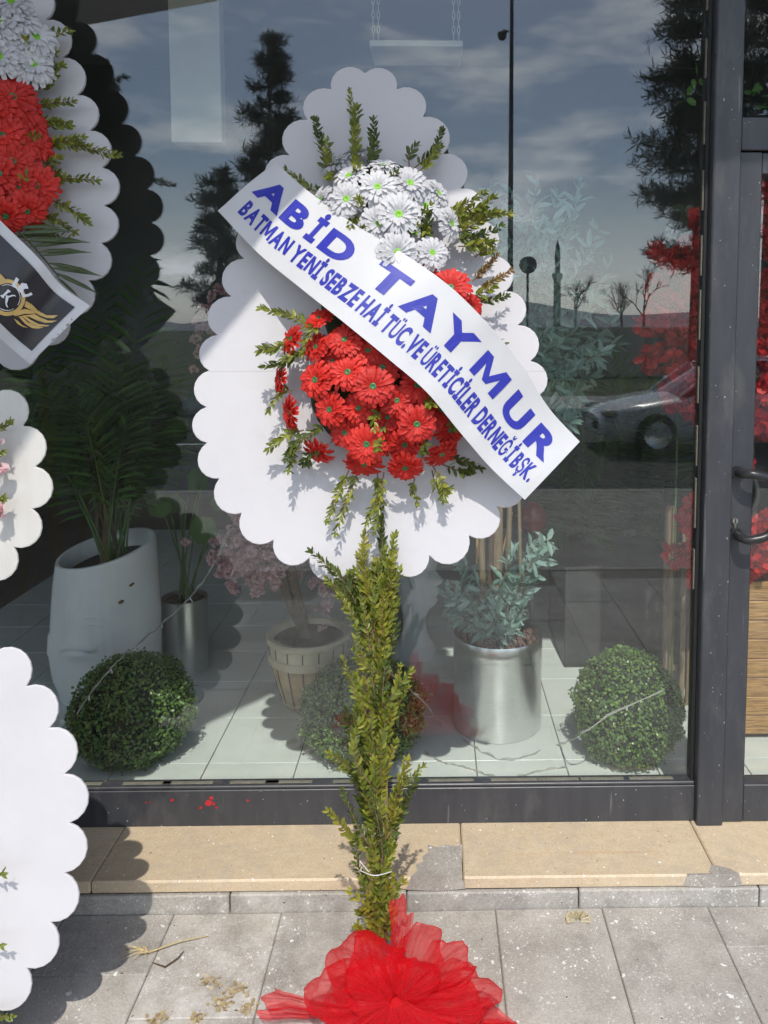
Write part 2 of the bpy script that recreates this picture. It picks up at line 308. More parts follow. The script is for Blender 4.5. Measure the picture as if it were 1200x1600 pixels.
def paving(name, base, white):
    m, t, b = newmat(name); base = np.array(base); oi = t.nodes.new('ShaderNodeObjectInfo')
    f = ramp(t, noise(t, 160, 6, .7).outputs[0], [(.3, tuple(base*.72)), (.7, tuple(base*1.25))]).outputs[0]
    big = ramp(t, noise(t, 4, 5, .6).outputs[0], [(.35, (.80,)*3), (.7, (1.15,)*3)]).outputs[0]
    c = mixc(t, 1, f, big, 'MULTIPLY'); tone = ramp(t, oi.outputs['Random'], [(0, (.88, .88, .88)), (1, (1.08, 1.06, 1.03))]).outputs[0]; c = mixc(t, 1, c, tone, 'MULTIPLY')
    # whitish lime stains, strongest around x=-.6
    g = t.nodes.new('ShaderNodeNewGeometry'); vm = t.nodes.new('ShaderNodeVectorMath'); vm.operation = 'DISTANCE'; vm.inputs[1].default_value = (-.55, -.62, 0); t.links.new(g.outputs['Position'], vm.inputs[0])
    near = t.nodes.new('ShaderNodeMapRange'); near.inputs[1].default_value = .12; near.inputs[2].default_value = .50; near.inputs[3].default_value = 1; near.inputs[4].default_value = .25; t.links.new(vm.outputs['Value'], near.inputs[0])
    st = ramp(t, noise(t, 11, 8, .72).outputs[0], [(.44, (0,)*3), (.62, (white,)*3)]).outputs[0]
    ml = t.nodes.new('ShaderNodeMath'); ml.operation = 'MULTIPLY'; t.links.new(near.outputs[0], ml.inputs[0]); t.links.new(st, ml.inputs[1])
    c = mixc(t, ml.outputs[0], c, (.62, .61, .58))
    cl = ramp(t, noise(t, 5.5, 4, .6).outputs[0], [(.42, (.0,)*3), (.58, (1,)*3)]).outputs[0]
    def gated(s_):
        q = t.nodes.new('ShaderNodeMath'); q.operation = 'MULTIPLY'; t.links.new(s_, q.inputs[0]); t.links.new(cl, q.inputs[1]); return q.outputs[0]
    c = mixc(t, specks(t, 30, .20, .62), c, (.76, .75, .72)); c = mixc(t, gated(specks(t, 60, .30, .35)), c, (.74, .73, .70)); c = mixc(t, gated(specks(t, 120, .34, .3)), c, (.68, .67, .64))
    dk = ramp(t, noise(t, 9, 8, .72).outputs[0], [(.52, (0,)*3), (.74, (.6,)*3)]).outputs[0]; c = mixc(t, dk, c, (.20, .185, .165))
    c = mixc(t, specks(t, 60, .16, .8), c, (.07, .06, .055))
    t.links.new(c, b.inputs['Base Color']); b.inputs['Roughness'].default_value = .88; bumpn(t, b, noise(t, 220, 5, .7).outputs[0], .5, .002); return m
MT['frame'] = framemat()
MT['paving'] = paving('concrete_paving', (.41, .385, .35), .75)
MT['kerb'] = paving('kerb_stone', (.40, .385, .35), .85)
MT['joint'] = simple('joint_dirt', (.20, .18, .15), .95, .3, 60, bump=.6)
def travertine():
    m, t, b = newmat('travertine'); oi = t.nodes.new('ShaderNodeObjectInfo')
    n1 = noise(t, 5, 8, .68, (1, 1.8, 3)); n2 = noise(t, 26, 7, .72, (1, 1.4, 1.5)); n3 = noise(t, 170, 4, .7)
    c = ramp(t, n1.outputs[0], [(.25, (.40, .285, .16)), (.5, (.44, .325, .19)), (.75, (.49, .37, .225))]).outputs[0]
    c = mixc(t, .4, c, ramp(t, n2.outputs[0], [(.35, (.34, .235, .13)), (.65, (.54, .42, .27))]).outputs[0])
    c = mixc(t, .35, c, ramp(t, n3.outputs[0], [(.35, (.30, .21, .12)), (.6, (.52, .40, .25))]).outputs[0])
    c = mixc(t, 1, c, ramp(t, oi.outputs['Random'], [(0, (.93, .92, .9)), (1, (1.05, 1.04, 1.02))]).outputs[0], 'MULTIPLY')
    rust = ramp(t, noise(t, 3, 4, .6, (.35, 6, 3)).outputs[0], [(.66, (0,)*3), (.80, (.5,)*3)]).outputs[0]; c = mixc(t, rust, c, (.36, .17, .05))
    c = mixc(t, specks(t, 55, .18, .72), c, (.66, .62, .55)); c = mixc(t, specks(t, 80, .2, .75), c, (.12, .09, .06))
    dirt = ramp(t, noise(t, 7, 8, .75).outputs[0], [(.50, (0,)*3), (.72, (.6,)*3)]).outputs[0]; c = mixc(t, dirt, c, (.29, .235, .17))
    c = mixc(t, 1, c, (1.40, 1.53, 1.78), 'MULTIPLY'); t.links.new(c, b.inputs['Base Color']); b.inputs['Roughness'].default_value = .6; bumpn(t, b, n3.outputs[0], .3, .0015); return m
MT['travertine'] = travertine()
MT['cement'] = paving('cement_patch', (.36, .335, .30), .6)
def tilemat():
    m, t, b = newmat('floor_tile'); n = noise(t, 3.5, 6, .6)
    c = ramp(t, n.outputs[0], [(.3, (.72, .77, .74)), (.7, (.82, .85, .82))]).outputs[0]
    c = mixc(t, ramp(t, noise(t, 18, 6, .7).outputs[0], [(.58, (0,)*3), (.8, (.35,)*3)]).outputs[0], c, (.42, .42, .38))
    t.links.new(c, b.inputs['Base Color']); b.inputs['Roughness'].default_value = .28; return m
MT['tile'] = tilemat(); MT['grout'] = simple('grout', (.20, .17, .13), .9, .2, 30)
def burnt():
    m, t, b = newmat('burnt_planks'); oi = t.nodes.new('ShaderNodeObjectInfo'); g = t.nodes.new('ShaderNodeNewGeometry')
    n = noise(t, 9, 5, .6, (.8, 6, 16)); n2 = noise(t, 60, 3, .6, (.25, 4, 5))
    c = ramp(t, n.outputs[0], [(.34, (.06, .022, .006)), (.47, (.42, .20, .055)), (.66, (.78, .46, .16))]).outputs[0]
    c = mixc(t, .4, c, ramp(t, n2.outputs[0], [(.35, (.20, .09, .03)), (.65, (.62, .40, .17))]).outputs[0])
    t.links.new(c, b.inputs['Base Color']); b.inputs['Roughness'].default_value = .5; bumpn(t, b, n2.outputs[0], .3); return m
MT['burnt'] = burnt()
# ---------------------------------------------------------------- ground, step, pavement
GL = .038                                        # the shop glass stands in the plane Y = GL
def rfl(px, py, Dv):                             # a thing of the street seen mirrored in the glass, Dv metres of light path along the normal
    p = at(px, py, Dv); p[1] = 2*GL-p[1]; return p
def sheet(name, x0, x1, y0, y1, z, mat, kind='structure'):
    o = MB().add([(x0, y0, z), (x1, y0, z), (x1, y1, z), (x0, y1, z)], [(0, 1, 2, 3)]).build(name, mat); tag(o, kind=kind); return o
MT['asphalt'] = simple('asphalt', (.05, .05, .052), .85, .25, 30, bump=.5, bscale=60)
MT['earth'] = simple('dry_grass', (.075, .09, .035), .95, .4, 2)
ground = sheet('ground', -400, 400, -600, -5.5, -.26, MT['earth'])
ground2 = sheet('terrain', -400, 400, 5.5, 400, -.26, MT['earth'])
road = sheet('road', -120, 120, -14, -5.6, -.12, MT['asphalt'])
for k in range(-12, 13):
    sheet('lane_marking', k*4-1, k*4+1, -9.86, -9.74, -.116, MT['print_white'])
pave = MB().box((-40, -5.6, -.3), (40, -.2, -.0055)).build('pavement', MT['joint']); tag(pave, kind='structure')
edge = MB().box((-40, -5.76, -.3), (40, -5.60, .0), .01).build('kerb', MT['kerb']); tag(edge, kind='structure')
far = MB().box((-120, -17, -.3), (120, -14, .0)).build('pavement', MT['kerb']); tag(far, kind='structure')
def jitbox(x0, x1, y0, y1, z0, z1, bev, mat, name, parent, tilt=.0):
    c = np.array([(x0+x1)/2, (y0+y1)/2, z1]); o = MB().box((x0-c[0], y0-c[1], z0-z1), (x1-c[0], y1-c[1], 0), bev).build(name, mat)
    o.parent = parent; o.location = c-wloc(parent); o.rotation_euler = (random.uniform(-tilt, tilt), random.uniform(-tilt, tilt), random.uniform(-tilt, tilt)); return o
SW = .327
xj = [.183+SW*k for k in range(-9, 9)]            # joints square to the shop, from the photograph
for i in range(len(xj)-1):
    ys = [-.268]; off = {12: -.42, 13: -.42}.get(i, None)
    off = -.425 if i in (11,) else (-.49 if i in (4, 5) else -.268-random.choice([.36, .47, .62]))
    ys.append(off)
    while ys[-1] > -2.3: ys.append(ys[-1]-.62)
    for y1, y0 in zip(ys[:-1], ys[1:]):
        jitbox(xj[i]+.0014, xj[i+1]-.0014, y0+.0014, y1-.0014, -.02, random.uniform(-.0015, .0015), .003, MT['paving'], 'paving_slab', pave, .0025)
rest = MB().box((-40, -5.598, -.02), (40, -2.95, -.002)).build('paved_strip', MT['paving']); rest.parent = pave
step = MB().box((-4, -.245, -.02), (4, .05, .054)).build('entrance_step', MT['joint']); tag(step, kind='structure')
kx = [-2.9, -2.3, -1.73, -1.18, -.63, -.09, .44, 1.0, 1.6, 2.2, 2.8]
for a, b in zip(kx[:-1], kx[1:]):
    jitbox(a+.002, b-.002, -.266, -.246, -.012, .054+random.uniform(-.002, .001), .004, MT['kerb'], 'kerb_block', step, .002)
tx = [-3.2, -2.15, -1.053, .0835, .872, 1.95, 3.0]
for a, b in zip(tx[:-1], tx[1:]):
    jitbox(a+.0013, b-.0013, -.258, .045, .056, .095+random.uniform(-.001, .001), .005, MT['travertine'], 'travertine_slab', step, .001)
def patch(pix, zt, front):                        # cement repair smeared over the slab nosing
    n0 = np.array([0, 0, 1.]); top = [on_plane(x, y, np.array([0, 0, zt]), n0) for x, y in pix]
    top = [np.array([p[0], max(p[1], -.2585), zt-.006]) for p in top]
    mb = MB().prism(top, (0, 0, .0085)); xs = [p[0] for p in top if p[1] < -.25]
    a, b = min(xs), max(xs); P = [(a, -.2595, .097), (b, -.2595, .097), (b+.012, -.2595, .060), ((a+b)/2, -.2595, .054), (a-.014, -.2595, .060)]
    mb.prism(P, (0, .006, 0)); o = mb.build('cement_patch', MT['cement']); o.parent = step; return o
patch([(722, 1319), (712, 1324), (700, 1320), (684, 1325), (668, 1321), (670, 1332), (660, 1339), (662, 1347), (650, 1352), (652, 1362), (642, 1370), (646, 1385), (690, 1386), (722, 1385)], .0955, 1)
patch([(1112, 1352), (1124, 1354), (1140, 1358), (1158, 1372), (1165, 1390), (1085, 1390), (1098, 1378), (1116, 1372), (1108, 1362)], .0955, 1)
# litter on the pavement
def ground_pt(px, py, z=0.0): return on_plane(px, py, np.array([0, 0, z]), np.array([0, 0, 1.]))
st = MB(); a = ground_pt(326, 1462, .004); b = ground_pt(232, 1488, .006); st.tube([a, (a+b)/2+[0, .004, .004], b], [.0012, .0018, .0024], 5)
for k in range(13):
    e = ground_pt(random.uniform(178, 232), random.uniform(1478, 1502), .004); st.tube([b, (b+e)/2+[random.uniform(-.01, .01), 0, .01], e], [.0014, .001, .0005], 4)
tag(st.build('dried_palm_sprig', MT['straw']), 'pale dried palm sprig lying on the pavement by the shadow', 'sprig')
tw = MB().tube([ground_pt(238, 1504, .003), ground_pt(258, 1511, .004), ground_pt(278, 1497, .005), ground_pt(287, 1486, .003)], [.001, .003, .002, .001], 5)
tag(tw.build('twig', MT['twig']), 'short curled brown twig on the grey pavement', 'twig')
cp = thing('squashed_cup', ground_pt(902, 1436), 'crumpled yellowish plastic cup squashed flat at the kerb', 'cup')
c0 = ground_pt(903, 1441); G = np.array([[c0+np.array([r*.034*math.cos(t), r*.030*math.sin(t), .004+.008*r*(1+math.sin(t*9))*.6+.004*math.sin(t*3)]) for r in (.25, .5, .75, 1.)] for t in np.linspace(-.3, 3.5, 44)])
V, F = grid_mesh(G); built('cup_wall', V, F, simple('dirty_plastic', (.36, .31, .20), .35, .3, 60), cp, True); MB().tube([g[-1]+[0, 0, .001] for g in G], .0018, 5).build('rim', MT['straw'], cp)
crumb = []
for k in range(260):
    c = ground_pt(*[(360, 1552), (352, 1570), (345, 1565), (378, 1543), (388, 1572), (330, 1533), (247, 1592), (306, 1593)][RNG.integers(8)], .002)
    crumb.append(c+np.array([RNG.normal(0, .012), RNG.normal(0, .010), 0]))
V, F = leafset(ROUND, LF, crumb, rdir(260)*[1, 1, .15], np.tile([0, 0, 1.], (260, 1))+rdir(260)*.5, RNG.uniform(.004, .014, 260))
cr_ = built('dried_flakes', V, F, leafmat('ochre_flake', [(.30, .19, .06), (.42, .32, .14), (.55, .5, .4)], .8, .1)); tag(cr_, 'ochre flakes of dried petals scattered on pavement', 'debris', kind='stuff')

# ---------------------------------------------------------------- shop front
shop = thing('shop_window', (-1.3, 0, .09), 'large shop window in charcoal aluminium frame behind the wreaths', 'window')
rail = MB().box((-3.6, 0, .0955), (.884, .055, .222), .002).build('bottom_rail', MT['frame'], shop)
MB().box((-3.6, .004, .2225), (.884, .050, .2335), .0025).build('glazing_bead', MT['frame'], shop)
MB().box((.884, -.03, .0955), (.972, .09, 3.95), .004).build('mullion', MT['frame'], shop)
MB().box((.8725, .012, .2340), (.8835, .034, 3.95), .001).build('gasket', MT['rubber'], shop)
MB().box((-3.6, GL-.0035, .2340), (.883, GL+.0035, 3.95)).build('glass_pane', MT['glass'], shop)
for k in range(14):
    x = -1.62+k*.178+random.uniform(-.03, .03)
    if x < .70: MB().box((x, .017, .2336), (x+random.uniform(.14, .172), .033, .2362), .001).build('setting_block', MT['shim'], shop)
for k in range(12):
    z = .9+k*.21; MB().box((.8680, .020, z), (.8724, .033, z+.14+random.uniform(-.02, .03)), .001).build('setting_block', MT['shim'], shop)
def spot(px, py, r, par):
    c = at(px, py, 2.4995); n = 9; P = [c+np.array([r*random.uniform(.6, 1.1)*math.cos(t), -.0012, r*random.uniform(.5, 1)*math.sin(t)]) for t in np.linspace(0, 2*math.pi, n, endpoint=False)]
    MB().prism(P, (0, .003, 0)).build('paint_spot', MT['paint_red'], par)
for a in ((326, 1254, .014), (314, 1262, .006), (334, 1256, .007), (338, 1262, .005), (269, 1250, .007), (387, 1251, .005), (330, 1247, .008), (228, 1254, .003), (235, 1253, .003)): spot(*a, shop)
door = thing('glass_door', (1.2, 0, .09), 'charcoal framed glass door with curved black pull handle', 'door')
MB().box((.975, -.012, .0985), (1.047, .055, 2.340), .003).build('stile', MT['frame'], door)
MB().box((1.760, -.012, .0985), (1.832, .055, 2.340), .003).build('stile', MT['frame'], door)
MB().box((1.0475, -.010, .0985), (1.7595, .053, .228), .003).build('bottom_rail', MT['frame'], door)
MB().box((1.0475, -.010, 2.271), (1.7595, .053, 2.338), .003).build('top_rail', MT['frame'], door)
MB().box((1.0476, .006, .2285), (1.055, .03, 2.2705), .001).build('gasket', MT['rubber'], door)
MB().box((1.0480, GL-.0035, .2285), (1.759, GL+.0035, 2.2705)).build('glass_pane', MT['glass'], door)
def handle(sy):
    y = -.012 if sy < 0 else .055; q = .055*sy
    P = catmull([np.array(p)+[.036, 0, .074] for p in [(.957, y, 1.232), (.960, y+q*.8, 1.234), (.985, y+q*1.2, 1.236), (1.045, y+q*1.25, 1.215), (1.082, y+q*1.25, 1.130), (1.045, y+q*1.25, 1.045), (.985, y+q*1.2, 1.022), (.960, y+q*.8, 1.024), (.957, y, 1.026)]], 44)
    h = MB().tube(P, .0145, 12).build('handle', MT['handle'], door, True)
    for z in (1.306, 1.100): MB().tube([(.993, y+.004*sy*-1, z), (.993, y+.012*sy, z)], .021, 16).build('rosette', MT['handle'], h, True)
handle(-1); handle(1)
lk = MB().tube([(.990, -.010, 1.143), (.990, -.019, 1.143)], .0095, 14); lk.box((.985, -.019, 1.117), (.995, -.010, 1.141), .003)
lo = lk.build('lock_cylinder', MT['chrome'], door); MB().box((.9885, -.0205, 1.137), (.9915, -.0185, 1.150)).build('keyway', MT['rubber'], lo)
trans = thing('transom_window', (1.36, 0, 2.265), 'fixed glass light above the door in charcoal frame', 'window')
MB().box((.9735, -.02, 2.344), (1.90, .07, 2.447), .003).build('transom_bar', MT['frame'], trans)
MB().box((1.84, -.025, .0955), (1.90, .08, 2.3435), .003).build('jamb', MT['frame'], trans)
MB().box((.9735, GL-.0035, 2.4475), (1.90, GL+.0035, 3.95)).build('glass_pane', MT['glass'], trans)
# shell of the room
floor = MB().box((-4, .09, -.02), (4, 5.2, .092)).build('interior_floor', MT['grout']); tag(floor, kind='structure')
T = .345; tm = None
for i in range(-8, 6):
    for j in range(0, 11):
        x0, y0 = .156+i*T, .37+(j-1)*T
        if tm is None:
            o = MB().box((-T/2+.0022, -T/2+.0022, -.008), (T/2-.0022, T/2-.0022, 0), .0012).build('floor_tile', MT['tile']); tm = o.data
        else: o = link('floor_tile', tm)
        o.parent = floor; o.location = (x0+T/2, y0+T/2 if j else y0+T/2+.0, .1+random.uniform(-.0004, .0004)); o.rotation_euler = (random.uniform(-.001, .001), random.uniform(-.001, .001), 0)
wall = MB().box((-4.2, 5.2, -.3), (4.2, 5.4, 4.5)).build('wall_back', MT['wall_in']); tag(wall, kind='structure')
for nm, a, b in (('wall_left', (-4.2, .1, -.3), (-4, 5.2, 4.5)), ('wall_right', (4, .1, -.3), (4.2, 5.2, 4.5))): tag(MB().box(a, b).build(nm, MT['wall_in']), kind='structure')
tag(MB().box((-4, .1, 4.3), (4, 5.2, 4.5)).build('ceiling', MT['ceiling']), kind='structure')
fa = MB().box((-6, 0, 3.952), (6, .1, 5.0)); fa.box((1.902, 0, -.1), (6, .099, 3.952)); fa.box((-6, 0, -.1), (-3.602, .099, 3.952))
tag(fa.build('facade_wall', MT['facade']), kind='structure')
ZC = 4.085
pc = [(-6, -4.2), (-2.82, -3.62), (-1.55, -3.10), (-.63, -2.00), (-.28, -1.58), (.05, -1.51), (.94, -1.33), (6, -.5), (6, 0), (-6, 0)]
cn = thing('canopy', (-1, -1.5, ZC), 'dark overhanging canopy above the shop window', 'canopy')
MB().prism([(x, y, ZC) for x, y in pc], (0, 0, .10)).build('canopy_deck', MT['canopy'], cn)
# ---------------------------------------------------------------- wreath stands
def plane_of(z0, y0, z1, y1):
    t = unit(np.array([0, y1-y0, z1-z0])); n = np.array([0, -t[2], t[1]]); return np.array([0, y0, z0]), n, t
P0, NB, TB = plane_of(1.0, -.35, 2.54, -.05)      # the big board leans back against the glass
NOTCH = [(570,114),(620,139),(661,182),(692,240),(720,294),(742,345),(766,400),(790,455),(809,508),(829,564),(833,622),(829,680),(810,738),(776,791),(733,837),(671,868),(614,888),(546,890),(483,872),(427,844),(377,802),(342,748),(323,692),(322,636),(326,579),(339,523),(361,463),(382,404),(402,350),(424,296),(452,242),(480,187),(517,139)]
def scallop(P, bulge, nrm, n=9):                  # P: notch points in order; arcs bulge outwards between them
    P = np.asarray(P); c = P.mean(0); out = []
    for a, b in zip(P, np.roll(P, -1, 0)):
        ch = b-a; L_ = np.linalg.norm(ch); o = np.cross(ch, nrm); o = unit(o); m = (a+b)/2
        if np.dot(o, m-c) < 0: o = -o
        h = bulge*L_*random.uniform(.93, 1.07); r = (L_*L_/4+h*h)/(2*h); ctr = m+o*(h-r); half = math.asin(min(1, L_/2/r))
        if h > L_/2: half = math.pi-half
        e = unit(ch)
        for t in np.linspace(-half, half, n)[:-1]: out.append(ctr+r*(math.sin(t)*e+math.cos(t)*o))
    return np.array(out)
def board(name, outline, n, thick, mat, parent):
    o = MB().prism(outline, -n*thick).build(name, mat, parent)
    md = o.modifiers.new('bevel', 'BEVEL'); md.width = .0025; md.segments = 2; md.limit_method = 'ANGLE'; md.angle_limit = R(60); return o
def sprig(p0, p1, parent, n=12, ll=.026, bend=(0, 0, 0), mat='leaf', nrm=(0, -1, .2), spread=.9, name='leafy_sprig', T=None):
    p0, p1 = np.asarray(p0, float), np.asarray(p1, float); mid = (p0+p1)/2+np.asarray(bend); S = catmull([p0, mid, p1], 2*n+1)
    mb = MB().tube(S[::3] if len(S) > 8 else S, np.linspace(.0024, .0008, len(S[::3] if len(S) > 8 else S)), 5)
    tan = unit(np.gradient(S, axis=0)); pos, dr, nr, sc = [], [], [], []
    nrm = unit(nrm)
    for i in range(2, len(S)):
        side = unit(np.cross(tan[i], nrm)); 
        if i % 2: side = unit(np.cross(tan[i], side))*.8+side*.5
        for sg in (-1, 1):
            sp = spread*RNG.uniform(.55, 1.15)
            d = tan[i]*RNG.uniform(.6, 1.1)+side*sg*sp+nrm*RNG.uniform(-.15, .5)
            pos.append(S[i]); dr.append(d); nr.append(nrm+.7*RNG.normal(size=3)); sc.append(ll*RNG.uniform(.65, 1.15)*(1-.35*(i/len(S))**3))
    pos.append(S[-1]); dr.append(tan[-1]); nr.append(nrm); sc.append(ll*.7)
    V, F = leafset(LEAF*[1.12, 1, 1] if T is None else T, LF, pos, np.array(dr), np.array(nr), sc)
    k = len(V); V2 = np.vstack([V, np.array(mb.V)]); o0 = wloc(parent)
    m = bpy.data.meshes.new(name); m.from_pydata([tuple(v) for v in V2-o0], [], [tuple(f) for f in F]+[tuple(i+k for i in f) for f in mb.F]); m.update()
    m.materials.append(MT[mat]); m.materials.append(MT['stem'])
    mi = np.zeros(len(m.polygons), np.int32); mi[len(F):] = 1; m.polygons.foreach_set('material_index', mi)
    return link(name, m, parent)
def gerbera_mesh(seed, mat):                      # unit radius, facing +Z, three whorls of cupped petals
    r_ = np.random.default_rng(seed); V, F = [], []; n0 = 0
    for n, rin, rout, el, wd, z0 in ((21, .10, 1.0, .10, .225, 0), (20, .10, .86, .32, .205, .035), (15, .09, .56, .62, .17, .06)):
        for k in range(n):
            a = 2*math.pi*(k+r_.uniform(-.22, .22)+(.5 if z0 == .035 else 0))/n; e = el+r_.uniform(-.14, .14); ln = (rout-rin)*r_.uniform(.88, 1.06); tw = r_.uniform(-.25, .25)
            for t, wf, dip in ((0, .30, 0), (.32, .72, .018), (.68, 1.02, .035), (.92, .94, .014), (1.0, .60, -.025)):
                rr = rin+ln*t*math.cos(e*(1-.5*t)); zz = z0+ln*(math.sin(e)*t-.20*t*t*t)
                for s in (-1, 0, 1):
                    y = s*wd*wf*.5; z = zz+(dip if s else -dip*.8)+tw*y*t
                    V.append((rr*math.cos(a)-y*math.sin(a), rr*math.sin(a)+y*math.cos(a), z))
            for i in range(4):
                for j in range(2): b = n0+i*3+j; F.append((b, b+1, b+4, b+3))
            n0 += 15
    return np_mesh('gerbera', V, F, mat, True)
GM = {'w': [gerbera_mesh(k, MT['white_petal']) for k in (1, 2, 3)], 'r': [gerbera_mesh(k, MT['red_petal']) for k in (4, 5, 6)]}
def eye_mesh(mat, r):
    mb = MB().lathe((0, 0, 0), [(.001, .115), (r*.28, .10), (r*.34, .125), (r*.8, .12), (r, .095), (r, .03)], 18); m = bpy.data.meshes.new('flower_centre')
    m.from_pydata(mb.V, [], mb.F); m.update(); m.materials.append(mat); m.polygons.foreach_set('use_smooth', np.ones(len(m.polygons), bool)); return m
EM = {'w': eye_mesh(MT['eye_lime'], .20), 'r': eye_mesh(MT['eye_green'], .175)}
def flower(kind, pos, nrm, rad, parent):
    o = link('gerbera', random.choice(GM[kind]), parent); z = Vector(unit(nrm)); q = z.to_track_quat('Z', 'Y')
    q = q @ Euler((0, 0, random.uniform(0, 6.28))).to_quaternion(); o.rotation_mode = 'QUATERNION'; o.rotation_quaternion = q
    o.location = np.asarray(pos)-wloc(parent); s = rad*random.uniform(.95, 1.06); o.scale = (s, s*random.uniform(.95, 1.03), s*random.uniform(.75, 1.2))
    link('flower_centre', EM[kind], o); return o

big = thing('wreath_stand', (on_plane(590, 1555, P0, NB)[0], P0[1]-P0[2]*.195, 0), 'tall wreath of red and white gerberas with blue lettered white ribbon', 'wreath', 'wreaths by the shop window')
ox = on_plane(590, 900, P0, NB)[0]
outl = scallop([on_plane(x, y, P0, NB) for x, y in NOTCH], .40, NB)
bo = board('board', outl, NB, .012, MT['board_seamed'], big)
# the timber: one leaning mast with two battens behind
base = np.array([ox+.005, -.545, .0]); topm = P0+TB*1.25+np.array([ox, 0, 0])-NB*.034
MB().tube([base+[0, 0, .0], base*.5+topm*.5, topm], .013, 4).build('mast', MT['pole'], big)
for s in (-1, 1):
    MB().tube([P0+TB*.35+np.array([ox, 0, 0])-NB*.06, (ox-.012+.03*s, -.30, .0)], .009, 4).build('leg', MT['pole'], big)
BC = (592, 500); BA, BB = 165., 275.
def off_at(px, py):
    r2 = ((px-BC[0])/BA)**2+((py-BC[1])/BB)**2; return .035+.15*math.sqrt(max(0, 1-r2))
def bp(px, py, off): return on_plane(px, py, P0+NB*off, NB)
XR = np.array([1., 0, 0])
def bloom(kind, px, py, r, tx=None, ty=None, do=0.0):
    dx, dy = (px-BC[0])/BA, (BC[1]-py)/BB
    if tx is None: tx = dx*.55
    if ty is None: ty = dy*.55
    n = NB+XR*tx+TB*ty; p = bp(px, py, off_at(px, py)+do); return flower(kind, p, n, r*(1.12 if kind == 'w' else 1.03)*np.linalg.norm(p-CAM)/FPX*.97, big)
cush = MB(); cc = bp(BC[0], BC[1], .005); U = []
for (cx, cy, sx, sy, sz) in ((600, 320, .13, .13, .10), (590, 470, .17, .20, .12), (585, 610, .19, .18, .12)):
    c = bp(cx, cy, .0); lat = np.linspace(0, math.pi/2, 8); lon = np.linspace(0, 2*math.pi, 25)
    G = np.array([[c+XR*sx*math.sin(a)*math.cos(b)+TB*sy*math.sin(a)*math.sin(b)+NB*(.002+sz*math.cos(a)) for b in lon] for a in lat]); V, F = grid_mesh(G); cush.add(V, F)
cush.build('foam_cushion', simple('green_foam', (.02, .035, .012), .95, .3, 80, bump=.6), big, True)
WH = [(590,293,30,0,.15,.03),(542,312,28,-.2,.1,.02),(623,336,33,.05,.05,.045),(640,287,29,.35,.25,.02),(621,395,32,.1,-.05,.04),(675,395,27,.4,.1,.02),(593,349,31,0,0,.01),(546,276,27,-.35,.55,0),(599,260,24,.05,1.1,0),(502,312,23,-.9,.3,0),(526,257,26,-.7,1.2,-.02),(558,240,22,-.1,1.5,-.02),(704,350,28,1.4,.1,0),(664,322,27,.5,.3,-.02),(684,303,24,1.2,.5,-.02),(553,345,25,-.2,0,-.03),(648,365,24,.3,0,-.04)]
RD = [(583,604,33,0,0,.04),(544,582,31,-.15,.15,.02),(651,663,33,.15,-.15,.04),(573,694,34,-.05,-.2,.03),(561,638,28,-.1,0,-.01),(516,640,31,-.5,-.15,.01),(494,594,33,-.55,.05,.01),(539,531,29,-.25,.3,.01),(494,542,27,-.7,.2,-.01),(499,497,22,-.4,.8,0),(620,626,28,.1,0,0),(539,676,27,-.25,-.2,-.02),(632,694,30,.1,-.6,-.01),(569,724,32,-.1,-1.3,.01),(633,730,30,.05,-1.0,.01),(690,709,30,.6,-1.4,.01),(497,705,31,-.75,-1.5,.0),(455,645,31,-2.2,-.35,.02),(439,592,24,-2.0,.1,.02),(652,602,32,.15,.05,0),(598,574,29,0,.1,0),(575,548,28,0,.2,0),(688,640,28,.4,0,-.01),(703,672,28,.6,-.3,-.01),(560,507,28,-.1,.2,-.01),(456,530,25,-1.2,.4,0),(606,652,26,0,0,-.03),(600,690,26,0,-.3,-.03),(520,565,26,-.3,.1,-.03),(660,630,26,.2,0,-.02),
      (704,450,34,.15,.2,.03),(735,482,27,.9,.0,.01),(665,434,24,0,.1,-.01),(690,497,27,.4,0,-.01),(742,508,22,1.3,-.1,0),(724,520,24,.9,-.3,-.02),(668,470,26,.1,0,-.03)]
for a in WH: bloom('w', *a)
for a in RD: bloom('r', *a)
# loose sprigs on the board: base, tip, lift of the tip, leaf pairs
SP = [((555,268),(546,143),.07,17),((560,262),(557,170),.09,12),((512,272),(492,188),.06,13),((516,268),(512,222),.08,7),((575,265),(584,190),.08,12),((648,262),(690,205),.05,12),((655,268),(684,232),.08,9),((640,262),(650,228),.06,7),((492,300),(449,266),.05,9),((520,330),(498,295),.06,5),((553,284),(556,252),.15,6),((640,372),(672,322),.2,10),((655,380),(668,335),.16,9),
      ((690,335),(756,302),.10,12),((700,350),(795,334),.10,16),((705,358),(770,310),.13,12),((712,372),(783,354),.04,13),((716,385),(768,378),.09,10),((700,340),(752,322),.13,10),((715,366),(772,332),.14,12),((742,402),(768,392),.10,5),((740,470),(790,462),.08,9),((745,500),(786,538),.06,8),((735,462),(770,448),.12,6),
      ((500,515),(410,482),.10,15),((478,520),(408,548),.12,12),((470,545),(412,572),.10,12),((500,505),(478,532),.17,7),((480,535),(445,560),.13,8),((458,610),(420,640),.08,8),((475,672),(420,700),.07,11),((490,672),(448,716),.11,11),((505,660),(470,690),.13,8),((462,690),(452,734),.10,9),((520,690),(476,724),.06,9),
      ((545,735),(512,812),.05,13),((560,735),(525,832),.06,13),((590,738),(574,815),.08,13),((600,738),(584,830),.08,14),((690,725),(735,735),.07,9),((676,728),(692,780),.07,9),((648,748),(652,785),.07,7),((700,712),(750,730),.06,8),((675,735),(700,765),.05,7),((605,660),(590,700),.21,8),((600,640),(585,668),.2,6),((655,685),(663,705),.2,5),((690,655),(712,645),.14,7),((690,650),(720,668),.13,7),((660,620),(672,632),.2,4),((612,625),(598,612),.2,4)]
